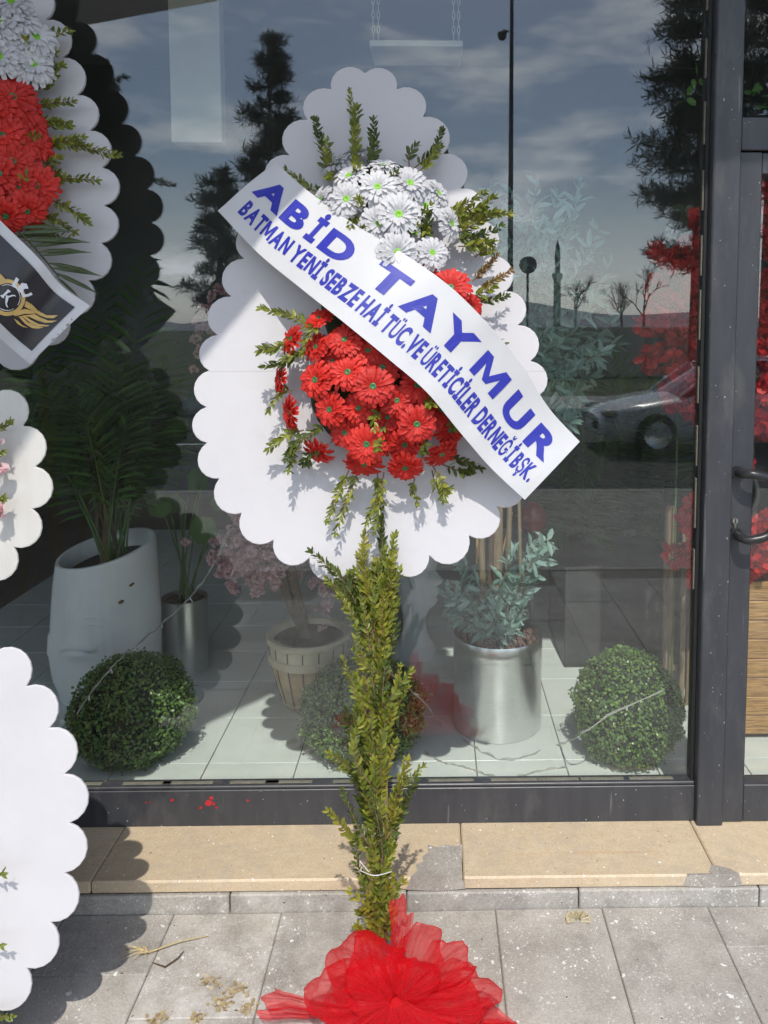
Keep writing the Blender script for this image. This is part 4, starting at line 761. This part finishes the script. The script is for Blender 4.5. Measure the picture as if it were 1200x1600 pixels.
for e in ((-.12, 0, .75), (.05, .05, .8), (-.04, .1, .9)): MB().tube(catmull([root, ft+RNG.normal(0, .02, 3), root+np.array(e)], 10), np.linspace(.026, .010, 10), 8).build('trunk', MT['bark'], pk, True)
bl = []
for x, y, n in ((375,850,26),(398,880,26),(420,900,24),(360,865,18),(410,850,24),(440,880,18),(385,825,14),(430,860,18),(345,860,10),(515,920,14),(512,950,8),(525,890,10),(330,515,12),(345,490,10),(325,545,8),(340,470,6),(360,560,10),(450,905,10),(370,600,10),(480,880,14),(395,905,14)):
    p = at(x, y, D+.05); bl += list(p+RNG.normal(0, 1, (n, 3))*[.045, .06, .05])
for p in bl:
    pass
bl = np.array(bl); nb = len(bl)
def puff_mesh(mat, nm, n=34, T=ROUND, ln=.9, sq=.62):
    u = rdir(n); V, F = leafset(T, LF, u*.35, u+rdir(n)*.6, rdir(n), RNG.uniform(.5, .8, n)*ln); V = V*[1, 1, sq]; return np_mesh(nm, V, F, mat)
PM = [puff_mesh(MT['pink'], 'blossom') for k in range(3)]
for i, p in enumerate(bl):
    o = link('blossom', PM[i % 3], pk); o.location = p-c; s = random.uniform(.024, .036); o.scale = (s,)*3; o.rotation_euler = tuple(RNG.uniform(0, 6, 3))
for p in (at(375, 850, D+.05), at(420, 890, D+.05), at(515, 920, D), at(335, 510, D+.1), at(400, 860, D), at(480, 880, D)): MB().tube(catmull([ft, (ft+p)/2+[0, 0, .06], p], 8), .006, 6).build('branch', MT['bark'], pk)
# marble style bust
D = 3.86; c = fpt(648, D); bs = thing('bust_vase', c, 'white head shaped vase in profile behind the wreath mast', 'vase')
MB().lathe(c, [(.0, .0), (.105, 0), (.108, .02), (.100, .045), (.082, .07), (.070, .10), (.062, .13), (.060, .16)], 40).build('pedestal', MT['plaster'], bs, True)
prof = [(.155, -.062, .058, .060), (.20, -.060, .062, .062), (.235, -.066, .075, .066), (.262, -.074, .108, .066), (.285, -.080, .120, .070), (.302, -.084, .112, .073), (.316, -.086, .124, .075), (.330, -.088, .118, .077), (.343, -.090, .126, .079), (.356, -.092, .116, .080), (.372, -.095, .140, .082), (.390, -.098, .146, .084), (.410, -.101, .128, .086), (.435, -.104, .110, .088), (.455, -.106, .108, .090), (.475, -.107, .120, .092), (.52, -.108, .118, .093), (.57, -.102, .108, .088), (.61, -.09, .09, .078), (.615, -.078, .078, .066)]
rows = []
for z, xb, xf, hw in prof:
    r_ = []
    for t in np.linspace(0, 2*math.pi, 41)[:-1]:
        cx, sy = math.cos(t), math.sin(t); narrow = 1-.72*max(0, cx)**2.2 if .29 < z < .47 else 1
        r_.append(c+np.array([(xf if cx > 0 else -xb)*abs(cx)**(.9)*(1 if cx > 0 else -1), hw*sy*(narrow if cx > .55 else 1), z]))
    rows.append(r_+[r_[0]])
V, F = grid_mesh(np.array(rows)); hd = built('head', V, F, MT['plaster'], bs, True)
for s in (-1, 1):
    MB().tube(catmull([c+[.075, s*.055, .435], c+[.09, s*.048, .440], c+[.105, s*.034, .434]], 6), .006, 6).build('eyelid', MT['plaster'], hd); MB().tube(catmull([c+[-.02, s*.088, .44], c+[-.01, s*.094, .41], c+[.0, s*.086, .375]], 7), .012, 8).build('ear', MT['plaster'], hd, True)
# white face planter with a palm
D = 3.52; c = fpt(172, D); fp = thing('face_planter', c, 'tall white face shaped planter holding a palm at left', 'planter')
rows = []
for iz, fz in enumerate(np.linspace(0, 1, 60)):
    row = []
    for t in np.linspace(0, 2*math.pi, 121)[:-1]:
        cx, sy = math.cos(t), math.sin(t); top = .665+.03*sy+.035*cx
        z = fz*top; r = .205+.022*math.sin(math.pi*min(1, .25+fz*.62)); ang = math.degrees(math.atan2(sy, cx)); da = ((ang+146+180) % 360)-180
        g = math.exp(-(da/13)**2)*(max(0, 1-fz)**.6)*(1.2 if fz < .5 else .9)*(1-math.exp(-(fz/.10)**2)); r += .040*g*min(1, 1.6*fz+.3 if fz < .35 else 1)
        for ea in (-103, -189):
            d1 = ((ang-ea+180) % 360)-180; ex, ez = d1/20, (fz-.40)/.065; r += .020*math.exp(-(ex**2+(ez-.15)**2)*1.3); arc = ez-(.9-.55*ex*ex); r += (.014*math.exp(-(arc/.22)**2)-.010*math.exp(-((arc+.45)/.18)**2))*(abs(ex) < 1.05)
        row.append(c+np.array([r*cx, r*sy, z]))
    rows.append(row+[row[0]])
outer = np.array(rows); rim = outer[-1]; ctr = rim.mean(0); inner = ctr+(rim-ctr)*[.90, .90, 1]; deep = inner*1.0; deep[:, 2] -= .12
V, F = grid_mesh(np.concatenate([outer, inner[None], deep[None]])); built('planter_body', V, F, MT['white_pot'], fp, True)
V, F = grid_mesh(np.stack([deep+[0, 0, .035], np.tile(deep.mean(0)+[0, 0, .05], (len(deep), 1))])); built('soil', V, F, MT['soil'], fp)
for k, (px, py) in enumerate(((188, 942), (204, 915))): 
    q = at(px, py, D-.228); MB().box(q-[.010-.004*k, .004, .004], q+[.006, .03, .003], .0015).build('rust_mark', MT['leaf_dry'] if k < 2 else MT['cane'], fp)
def cyl(px, py, lift=0.0):
    D_ = D-.2
    for _ in range(6): p = at(px, py, D_); D_ = D-math.sqrt(max(.01, .226**2-(p[0]-c[0])**2))-lift
    return at(px, py, D_)
for arc in ([(128,984),(136,977),(150,976),(164,981),(175,989)], [(121,996),(128,1004),(140,1009),(154,1008),(168,998),(174,990)], [(126,972),(138,966),(154,966),(170,973)]):
    MB().tube(catmull([cyl(*q) for q in arc], 18), .0045*np.sin(np.linspace(.25, 2.9, 18)), 8).build('eyelid', MT['white_pot'], fp, True)
def frond(parent, b, tip, arch, nl, ll, mat='palm_leaf', wid=.55, droop=.25, rr=.005):
    b, tip = np.asarray(b, float), np.asarray(tip, float); S = catmull([b, (b+tip)/2+np.array([0, 0, arch]), tip], 26); MB().tube(S[::2], np.linspace(rr, .0015, 13), 6).build('frond_stalk', MT['cane'] if mat == 'x' else MT['stem'] if mat == 'dead' else MT['palm_leaf'], parent)
    tan = unit(np.gradient(S, axis=0)); k0 = 8; idx = np.linspace(k0, 25, nl); P, Dd, Nn, Sc = [], [], [], []
    for q in idx:
        i = int(q); f = q-i; p = S[i]*(1-f)+S[min(i+1, 25)]*f; t = tan[i]; up = np.array([0, -.35, 1.]); sd = unit(np.cross(t, up))
        g = (q-k0)/(25-k0); L_ = ll*math.sin(math.pi*(.18+.75*g))
        for s in (-1, 1): P.append(p); Dd.append(t*(.55+.5*g)+sd*s-np.array([0, 0, droop*RNG.uniform(.6, 1.3)])); Nn.append(up+RNG.normal(0, .2, 3)); Sc.append(L_*RNG.uniform(.85, 1.1))
    V, F = leafset(LONG*[wid, 1, 1], LF, P, np.array(Dd), np.array(Nn), Sc); return built('frond_leaflets', V, F, MT[mat if mat in MT else 'palm_leaf'], parent)
pr0 = c+[.02, .02, .58]
for k, (x, y, dd) in enumerate(((30,560,.2),(20,620,.0),(90,560,.3),(150,430,.25),(230,400,.2),(60,700,-.1),(215,700,-.05),(250,620,.1),(120,620,-.1),(280,540,.3),(180,560,.1),(330,600,.3),(10,470,.4),(130,500,.5),(200,650,.0),(70,600,.1),(240,560,.2),(300,660,.25))):
    tp = at(x, y, D+dd); frond(fp, pr0+RNG.normal(0, .025, 3)*[1, 1, .2], tp, .06+.05*random.random(), 17, .23 if k % 3 else .18, wid=.95)
for k in range(6): MB().tube(catmull([pr0+np.array([random.uniform(-.07, .07), random.uniform(-.05, .05), -.05]), pr0+np.array([random.uniform(-.08, .08), .0, .25]), pr0+np.array([random.uniform(-.16, .16), .05, .55])], 8), np.linspace(.013, .006, 8), 7).build('cane', MT['bark'], fp, True)
# steel pot behind it, broad leaves
D = 3.72; c = fpt(290, D); sp_ = thing('steel_planter', c, 'slim steel cylinder planter with broad dark leaves beside face planter', 'planter')
MB().lathe(c, [(.09, 0), (.108, .001), (.109, .34), (.111, .342), (.111, .358), (.106, .360), (.104, .33)], 48).build('pot', MT['steel'], sp_, True); MB().lathe(c, [(.001, .34), (.105, .335)], 24).build('soil', MT['soil'], sp_)
for k in range(9):
    x, y = ((285,790),(250,720),(310,760),(330,840),(270,680),(300,700),(340,790),(255,800),(325,690))[k]; q = at(x, y, D+random.uniform(-.05, .2)); b = c+[random.uniform(-.04, .04), random.uniform(-.04, .04), .3]
    MB().tube(catmull([b, (b+q)/2+[0, 0, .03], q], 7), .004, 6).build('leaf_stalk', MT['palm_leaf'], sp_); V, F = leafset(ROUND*[.95, 1, 2], LF, [q-[0, 0, .03]], [[random.uniform(-.6, .6), -.3, .8]], [[.2, -1, .4]], [random.uniform(.12, .17)]); built('leaf', V, F, MT['palm_leaf'], sp_)
# palms at the back right
for k, (px, D, lab, tips) in enumerate(((905, 4.2, 'dark palm behind the olive tree', ((860,690),(910,640),(950,700),(990,650),(870,760),(930,760),(980,740),(850,820),(900,830),(960,800),(1010,700))), (1010, 4.35, 'dark palm standing beside the red flower column', ((960,600),(1010,560),(1060,620),(1040,700),(980,680),(1060,760),(990,810),(1040,830),(950,560),(930,470))))):
    c = fpt(px, D); pl = thing('potted_palm', c, lab, 'palm', 'palms in the shade at the back')
    MB().lathe(c, [(.10, 0), (.13, .01), (.15, .3), (.155, .31), (.145, .31), (.14, .28), (.001, .27)], 28).build('pot', MT['plinth'], pl, True)
    for x, y in tips: frond(pl, c+[random.uniform(-.04, .04), random.uniform(-.04, .04), .28], at(x, y, D+random.uniform(-.3, .2)), .10, 20, .26, wid=.8)
c = fpt(970, 3.95); pn = thing('display_plinth', c, 'dark grey display plinth box behind the right boxwood ball', 'plinth')
a, b = at(882, 1000, 3.68), at(1060, 1000, 3.68)
MB().box((a[0], 1.18, ZF), (b[0], 1.72, .592), .004).build('plinth_body', MT['plinth'], pn); MB().box((a[0]-.004, 1.176, .5925), (b[0]+.004, 1.724, .610), .003).build('plinth_top', MT['plinth'], pn)
# red flower column in a plank crate behind the door
D = 3.02; cx0 = at(1166, 1000, 3.0)[0]-.035; cr0 = thing('plank_crate', (cx0+.3, .8, ZF), 'burnt pine plank crate standing behind the glass door', 'crate')
for k in range(8):
    z = .125+k*.0795
    o = MB().box((cx0, .5+random.uniform(-.002, .002), z), (cx0+.62, .522, z+.0765), .004).build('plank', MT['burnt'], cr0)
    MB().box((cx0+.003, .5225, z), (cx0+.022, 1.08, z+.0765), .004).build('plank', MT['burnt'], cr0); MB().box((cx0+.60, .5225, z), (cx0+.618, 1.08, z+.0765), .004).build('plank', MT['burnt'], cr0)
MB().box((cx0+.02, .53, .1), (cx0+.6, 1.07, .13)).build('base_board', MT['bark'], cr0)
MB().box((cx0+.023, .5235, .68), (cx0+.599, 1.06, .71)).build('soil', MT['soil'], cr0)
rd = thing('red_flower_column', (cx0+.2, .72, .71), 'tall column of red artificial blooms behind the door post', 'flower display')
MB().tube(catmull([(cx0+.15, .72, .70), (cx0+.1, .70, 1.2), (cx0+.08, .68, 1.9), (cx0+.1, .7, 2.3)], 12), np.linspace(.035, .02, 12), 9).build('trunk', MT['bark'], rd, True)
RM = [puff_mesh(MT['red_bloom'], 'red_bloom', 30, sq=.9, ln=1.15) for k in range(3)]
for x, y, n in ((1095,350,5),(1090,390,5),(1065,400,3),(1030,405,3),(1085,430,6),(1100,460,6),(1060,470,6),(1030,465,5),(1020,490,4),(1080,500,7),(1050,510,6),(1095,540,6),(1025,560,4),(1060,585,5),(1090,590,5),(1040,555,2),(1085,630,4),(1060,620,3),(1100,640,3),(1095,800,2),(1080,820,2),(1092,850,3),(1080,880,3),(1095,905,2),(1195,310,3),(1200,380,4),(1205,450,5),(1195,500,4),(1200,560,5),(1198,610,5),(1200,660,3),(1180,880,4),(1195,860,4),(1190,830,3),(1130,480,9),(1135,560,9),(1130,400,8),(1150,640,8),(1150,350,6),(1130,850,6),(1150,880,5),(1240,600,8),(1245,480,8),(1250,700,8),(1240,860,8),(1250,380,8),(1160,740,5)):
    for k in range(n+1):
        p = at(x, y, D+random.uniform(-.10, .16))+RNG.normal(0, 1, 3)*[.022, .03, .025]; o = link('red_bloom', RM[k % 3], rd); o.location = p-np.array(rd.location); s = random.uniform(.044, .060); o.scale = (s,)*3; o.rotation_euler = tuple(RNG.uniform(0, 6, 3))
for x, y in ((1042,560),(1070,455),(1085,500),(1180,580),(1060,340),(1090,130),(1075,150),(1185,140),(1190,165)):
    q = at(x, y, D); V, F = leafset(ROUND*[.8, 1, 1], LF, q+RNG.normal(0, .02, (5, 3)), rdir(5), rdir(5)+[0, -1, .5], RNG.uniform(.03, .055, 5)); built('leaf', V, F, MT['frond'] if y > 300 else MT['palm_leaf'], rd)
wf = thing('white_flower_stem', at(1050, 520, 3.2)*[1, 1, 0]+[0, 0, ZF], 'spray of small white blooms left of the red flowers', 'flowers'); CM = puff_mesh(MT['cream_bloom'], 'white_bloom', 30)
wb = at(1060, 560, 3.25); MB().tube(catmull([wb*[1, 1, 0]+[0, 0, ZF], wb, at(1050, 400, 3.2)], 8), .004, 6).build('stem', MT['palm_leaf'], wf)
for x, y in ((1050,375),(1040,385),(1062,378),(1070,365),(1052,350),(1060,355),(1046,362),(1075,380)): o = link('white_bloom', CM, wf); o.location = at(x, y, 3.2)-np.array(wf.location); s = random.uniform(.02, .03); o.scale = (s,)*3; o.rotation_euler = tuple(RNG.uniform(0, 6, 3))
tr2 = thing('wooden_trellis', fpt(1065, 3.3), 'narrow weathered wooden slats standing left of the door post', 'trellis')
for x0, x1 in ((1035, 1052), (1062, 1070), (1073, 1082)):
    a, b = at(x0, 1000, 3.3), at(x1, 1000, 3.3); MB().box((a[0], .79, ZF), (b[0], .81, 1.0 if x0 < 1060 else .9), .002).build('slat', MT['stake'], tr2)
for z in (.25, .8): a, b = at(1035, 1000, 3.3), at(1082, 1000, 3.3); MB().box((a[0], .8105, z), (b[0], .825, z+.03), .002).build('cross_slat', MT['stake'], tr2)
# red lantern, hanging panel, swing
q = at(832, 808, 3.5); ln = thing('red_lantern', q*[1, 1, 0]+[0, 0, ZF], 'small glossy red glass ornament on a stand behind the stakes', 'ornament')
MB().lathe(q, [(.001, -.06), (.04, -.06), (.062, -.03), (.066, 0), (.058, .035), (.03, .06), (.02, .075), (.001, .076)], 32).build('glass_body', MT['redgloss'], ln, True); MB().tube([(q[0], q[1], ZF), (q[0], q[1], q[2]-.06)], .012, 10).build('stand', MT['plinth'], ln); MB().lathe((q[0], q[1], ZF), [(.001, .012), (.035, .01), (.038, 0)], 24).build('foot', MT['plinth'], ln)
a, b = at(268, 222, 4.9), at(347, 222, 4.9); wp = thing('ceiling_bulkhead', (a[0]+.17, 2.5, a[2]), 'white boxed bulkhead hanging from the shop ceiling at upper left', 'bulkhead')
MB().box((a[0], 2.4, a[2]), (b[0], 2.5, 4.25), .003).build('panel_body', MT['white_panel'], wp); MB().box((a[0]+.05, 2.42, 4.2505), (b[0]-.05, 2.48, 4.299)).build('ceiling_bracket', MT['plinth'], wp)
a, b = at(580, 78, 4.4), at(722, 66, 4.4); sw = thing('hanging_swing', (a[0]+.2, 1.9, a[2]), 'white wooden swing seat hung on chains above the wreath', 'swing')
MB().box((a[0], 1.78, a[2]-.02), (b[0], 2.10, a[2]+.012), .004).build('seat', MT['white_panel'], sw)
for x in (a[0]+.02, b[0]-.05):
    for dx in (0, .028):
        ch = MB()
        for k in range(22):
            z = a[2]+.016+k*.038
            if z > 4.27: break
            n = 10; ringp = [(x+dx+(.007*math.cos(2*math.pi*i/n) if k % 2 else 0), 1.8+(0 if k % 2 else .007*math.cos(2*math.pi*i/n)), z+.019+.023*math.sin(2*math.pi*i/n)) for i in range(n+1)]; ch.tube(ringp, .0028, 5, False)
        ch.build('chain', MT['white_panel'], sw)
# fairy light wires
def wire(name, pts, label):
    S = catmull(pts, 50); t = thing(name, S[0]*[1, 1, 0]+[0, 0, ZF], label, 'string lights', 'fairy light wires'); S2 = S+RNG.normal(0, .0018, S.shape)
    MB().tube(S2, .0019, 5).build('cord', MT['wire'], t); MB().tube(S2+np.stack([np.zeros(50), np.zeros(50), .003+.003*np.sin(np.arange(50)*1.3)], 1), .0015, 5).build('cord', MT['wire'], t)
    for k in range(4, 50, 7): d_ = np.array([RNG.normal(0, .012), RNG.normal(0, .006), -.014]); MB().tube([S[k], S[k]+d_], [.0022, .0028], 6).build('bulb', MT['print_white'], t)
def fl(px, py, h=.004): return on_plane(px, py, np.array([0, 0, ZF+h]), np.array([0, 0, 1.]))
wire('fairy_light_wire', [at(612, 1055, 2.78), at(655, 1090, 2.80), fl(690, 1130), fl(730, 1160), fl(760, 1178), fl(790, 1187), fl(830, 1180), fl(872, 1165), at(905, 1150, 2.70), at(950, 1118, 2.69), at(1036, 1080, 2.69)], 'fairy light wire looping from middle boxwood over the right ball')
wire('fairy_light_wire', [fl(664, 1175), fl(690, 1190), fl(730, 1200), fl(765, 1212), fl(800, 1216), fl(840, 1205), fl(885, 1198)], 'fairy light wire lying on the tiles nearest the glass')
wire('fairy_light_wire', [at(120, 1115, 2.70), at(160, 1060, 2.69), at(200, 1020, 2.8), at(250, 978, 3.2), at(300, 930, 3.25), at(335, 880, 3.3), at(360, 830, 3.35)], 'fairy light wire strung from face planter up to the blossom')
# ---------------------------------------------------------------- the street behind the camera, seen in the glass
def pine(px, ytop, ybot, Dv, width, label, seed, lean=0.0, dens=1.0):
    r_ = np.random.default_rng(seed); b = rfl(px, 800, Dv)*[1, 1, 0]+[0, 0, -.26]; H = rfl(px, ytop, Dv)[2]+.26; z0 = max(.6, rfl(px, ybot, Dv)[2]); t = thing('pine_tree', b, label, 'pine tree', 'pines across the road')
    ax = catmull([b, b+[lean*.4, 0, H*.5], b+[lean, 0, H]], 14); MB().tube(ax, np.linspace(.16, .03, 14), 8).build('trunk', MT['bark'], t, True)
    pos, dr, sc = [], [], []; limbs = MB(); z = z0
    while z < H-.15:
        f = (z-z0)/(H-z0); reach = width*(1-f)**.62*(.8 if f > .06 else .55)+.15
        for k in range(r_.integers(3, 6)):
            a = r_.uniform(0, 6.28); l = reach*r_.uniform(.55, 1.15); c = b+np.array([lean*(z/H), 0, z+.26+r_.uniform(-.2, .2)]); e = c+np.array([math.cos(a)*l, math.sin(a)*l, l*r_.uniform(-.05, .35)])
            limbs.tube([c, (c+e)/2-[0, 0, .05*l], e], [.04, .025, .01], 5)
            nt_ = int((12+l*30)*dens); g = r_.uniform(.25, 1.02, nt_); P = c+(e-c)*g[:, None]+r_.normal(0, 1, (nt_, 3))*[.16, .16, .10]*(.5+.35*l)
            for p in P:
                u = unit(r_.normal(size=(9, 3))+unit(e-c)*.6+[0, 0, .5]); pos += [p]*9; dr += list(u); sc += list(r_.uniform(.18, .34, 9))
        z += r_.uniform(.24, .42)
    limbs.build('branches', MT['bark'], t); V, F = leafset(NEEDLE*[1.1, 1, 1], LF, pos, np.array(dr), rdir(len(pos)), np.array(sc)); built('crown', V, F, leafmat('pine_needles_%d' % seed, [(.010, .022, .010), (.02, .04, .016), (.045, .065, .022)], .6, .1), t)
pine(432, 58, 400, 24, 1.25, 'tall narrow dark pine mirrored left of the wreath', 1)
pine(352, 282, 470, 21, .9, 'shorter dark pine mirrored beside the ribbon end', 2)
pine(1078, -190, 415, 17, 1.65, 'broad dark pine mirrored beside the door post', 3, .1)
pine(1185, -120, 300, 19, 1.3, 'dark pine mirrored in the glass over the door', 4)
# steel pole with dome camera, round sign
b = rfl(795, 800, 19)*[1, 1, 0]+[0, 0, -.26]; lp = thing('camera_pole', b, 'thin black steel pole with dome camera mirrored in the glass', 'pole')
MB().tube([b, b+[0, 0, 5], b+[0, 0, 12.5]], [.085, .062, .035], 12).build('mast', MT['handle'], lp, True); q = rfl(795, 50, 19)
MB().tube([q, q+[-.16, 0, .04]], .03, 8).build('arm', MT['handle'], lp); MB().lathe(q+[-.16, 0, -.1], [(.001, -.10), (.06, -.085), (.10, -.03), (.11, .03), (.11, .08), (.06, .11), (.001, .115)], 20).build('dome_camera', MT['handle'], lp, True)
q = rfl(825, 414, 19); rs = thing('round_sign', q*[1, 1, 0]+[0, 0, -.26], 'round grey backed road sign on a thin post by the pole', 'sign')
MB().tube([q, q+[0, .03, 0]], .215, 28).build('sign_disc', simple('sign_back', (.10, .10, .105), .5, .1, 8, metal=.3), rs, True); MB().tube([(q[0], q[1]-.05, -.26), (q[0], q[1]-.05, q[2]+.15)], .03, 8).build('post', MT['handle'], rs)
# low wall, fence, bare trees, minaret, houses
a, c = rfl(700, 520, 31), rfl(1240, 520, 31); lw = thing('low_wall', ((a[0]+c[0])/2, a[1], -.26), 'pale low concrete wall across the road mirrored behind leaves', 'wall')
x = a[0]-2
while x < c[0]+2: MB().box((x, a[1]-.2, -.26), (x+2.46, a[1]+.1, rfl(900, 511, 31)[2]), .02).build('wall_panel', simple('pale_concrete', (.55, .50, .40), .8, .1, 3) if 'pc_' not in globals() else pc_, lw); x += 2.5
def bare(px, ytop, Dv, label, seed):
    r_ = np.random.default_rng(seed); b = rfl(px, 800, Dv)*[1, 1, 0]+[0, 0, -.26]; H = rfl(px, ytop, Dv)[2]+.26; t = thing('bare_tree', b, label, 'tree', 'leafless trees beyond the wall'); mb = MB()
    def grow(p, d, l, r, lev):
        q = p+d*l; mb.tube([p, (p+q)/2+r_.normal(0, .03*l, 3), q], [r, r*.85, r*.7], 5, False)
        if lev:
            for k in range(r_.integers(3, 5)): grow(p+(q-p)*r_.uniform(.5, 1), unit(d+r_.normal(0, .45, 3)+[0, 0, .15]), l*r_.uniform(.55, .8), r*.6, lev-1)
    tr = MB().tube([b, b+[0, 0, H*.3]], [.10, .075], 7).build('trunk', MT['bark'], t); grow(b+[0, 0, H*.28], np.array([0, 0, 1.]), H*.24, .06, 4); mb.build('branches', MT['bark'], t)
bare(895, 395, 36, 'leafless tree mirrored above the olive crown', 1); bare(1000, 380, 34, 'leafless tree mirrored left of the red flowers', 2); bare(965, 400, 38, 'smaller leafless tree between two others in the reflection', 3)
b = rfl(867, 800, 120)*[1, 1, 0]+[0, 0, -.26]; zt = rfl(867, 374, 120)[2]; mn = thing('minaret', b, 'distant slender minaret with pointed cap mirrored in glass', 'minaret'); gm = simple('grey_stone', (.30, .29, .27), .8, .1, 1)
MB().lathe(b, [(.6, 0), (.55, zt*.6), (.8, zt*.63), (.8, zt*.67), (.42, zt*.68), (.38, zt*.82)], 20).build('shaft', gm, mn, True); MB().lathe(b, [(.48, zt*.82), (.30, zt*.95), (.02, zt+.3)], 20).build('cap', MT['plinth'], mn, True)
hl = MB(); nx = 60; xs = np.linspace(-380, 380, nx); V = []
for j, (yy, k) in enumerate(((-330, 0), (-420, 1), (-560, .9))): V += [(x, yy, -.3+k*(9+5*math.sin(x*.017+1)+3*math.sin(x*.05))) for x in xs]
hl.add(V, [(j*nx+i, j*nx+i+1, (j+1)*nx+i+1, (j+1)*nx+i) for j in range(2) for i in range(nx-1)]); tag(hl.build('hills', simple('far_hills_hazed', (.28, .30, .31), .9, .2, .02)), kind='structure')  # pale grey because distance haze is mixed into the hill colour
# parked white car
cx, cy = rfl(941, 650, 11.2)[0], -9.4; car = thing('parked_car', (cx+2.1, cy, -.12), 'white parked car with its nose mirrored by the red flowers', 'car'); PW = simple('white_car_paint', (.72, .73, .74), .18, .02, 2); PW.node_tree.nodes['Principled BSDF'].inputs['Coat Weight'].default_value = .6
ST_ = [(.0, .55, .28, .52), (.05, .70, .22, .60), (.25, .82, .20, .68), (.6, .86, .18, .76), (1.15, .88, .18, .86), (1.35, .88, .18, .90), (2.1, .88, .18, .93), (3.0, .88, .18, .95), (3.7, .86, .20, .97), (4.05, .80, .24, .92), (4.2, .66, .30, .80)]
def sec(x, w_, z0, z1):
    h = [(w_*.86, z0), (w_*.98, z0+.10), (w_, (z0+z1)/2), (w_*.97, z1-.06), (w_*.86, z1), (0, z1+.025)]; L_ = [(cx+x, cy+y, z-.12) for y, z in h]; return L_+[(cx+x, cy-y, z-.12) for y, z in h[-2::-1]]
G = np.array([sec(*s) for s in ST_]); V, F = grid_mesh(G); mb = MB().add(V, F); n_ = G.shape[1]; mb.add(G[0], [tuple(range(n_))]); mb.add(G[-1], [tuple(range(n_))]); body = mb.build('body', PW, car, True)
CB = [(1.15, .74, .865, .87), (1.75, .66, .93, 1.32), (2.2, .64, .93, 1.43), (3.0, .63, .95, 1.42), (3.55, .62, .96, 1.28), (3.95, .70, .94, .97)]
G = np.array([[(cx+x, cy+s*y, z-.12) for s, y, z in ((1, .80, z0), (1, w_, z1-.03), (1, w_*.85, z1), (-1, w_*.85, z1), (-1, w_, z1-.03), (-1, .80, z0))] for x, w_, z0, z1 in CB]); V, F = grid_mesh(G); MB().add(V, F).build('cabin_glass', MT['glass_dark'], car, True)
rf = MB(); Gr = np.array([[(cx+x, cy+s*y, z-.12) for s, y, z in ((1, w_+.012, z1-.035), (1, w_*.86, z1+.012), (-1, w_*.86, z1+.012), (-1, w_+.012, z1-.035))] for x, w_, z0, z1 in CB[1:5]]); V, F = grid_mesh(Gr); rf.add(V, F); rf.build('roof', PW, car, True)
for s in (-1, 1):
    for (p, q) in ((0, 1), (4, 5)): x0, w0, a0, b0 = CB[p]; x1, w1, a1, b1_ = CB[q]; MB().tube([(cx+x0, cy+s*(w0+.01), b0-.13), (cx+x1, cy+s*(w1+.01), b1_-.13)], .03, 6).build('pillar', PW, car)
    MB().tube([(cx+2.6, cy+s*.805, .80), (cx+2.55, cy+s*.645, 1.28)], .03, 6).build('pillar', PW, car)
    for x in (.80, 3.35):
        wh = MB().lathe((0, 0, 0), [(.20, -.09), (.29, -.10), (.315, -.06), (.315, .06), (.29, .10), (.20, .09)], 32); wh.V = [(cx+x+v[0], cy+s*.79+v[2], .195+v[1]) for v in wh.V]; wo = wh.build('wheel', MT['rubber'], car, True)
        rm = MB().lathe((0, 0, 0), [(.001, .03), (.06, .05), (.17, .045), (.205, .07), (.205, -.05)], 28); rm.V = [(cx+x+v[0], cy+s*(.80+v[2]), .195+v[1]) for v in rm.V]; rm.build('rim', MT['steel'], wo, True)
    MB().box((cx+.03, cy+s*.66-.13, .44), (cx+.24, cy+s*.66+.13, .55), .03).build('headlight', MT['chrome'], car, True); MB().box((cx+1.42, cy+s*.97-.09, .82), (cx+1.58, cy+s*.97+.09, .94), .03).build('mirror', PW, car, True)
    MB().box((cx+4.08, cy+s*.6-.12, .62), (cx+4.17, cy+s*.6+.12, .76), .02).build('tail_light', MT['redgloss'], car)
MB().box((cx-.03, cy-.45, .22), (cx+.03, cy+.45, .36), .02).build('grille', MT['rubber'], car); MB().box((cx-.045, cy-.26, .24), (cx-.031, cy+.26, .33)).build('number_plate', MT['print_white'], car)
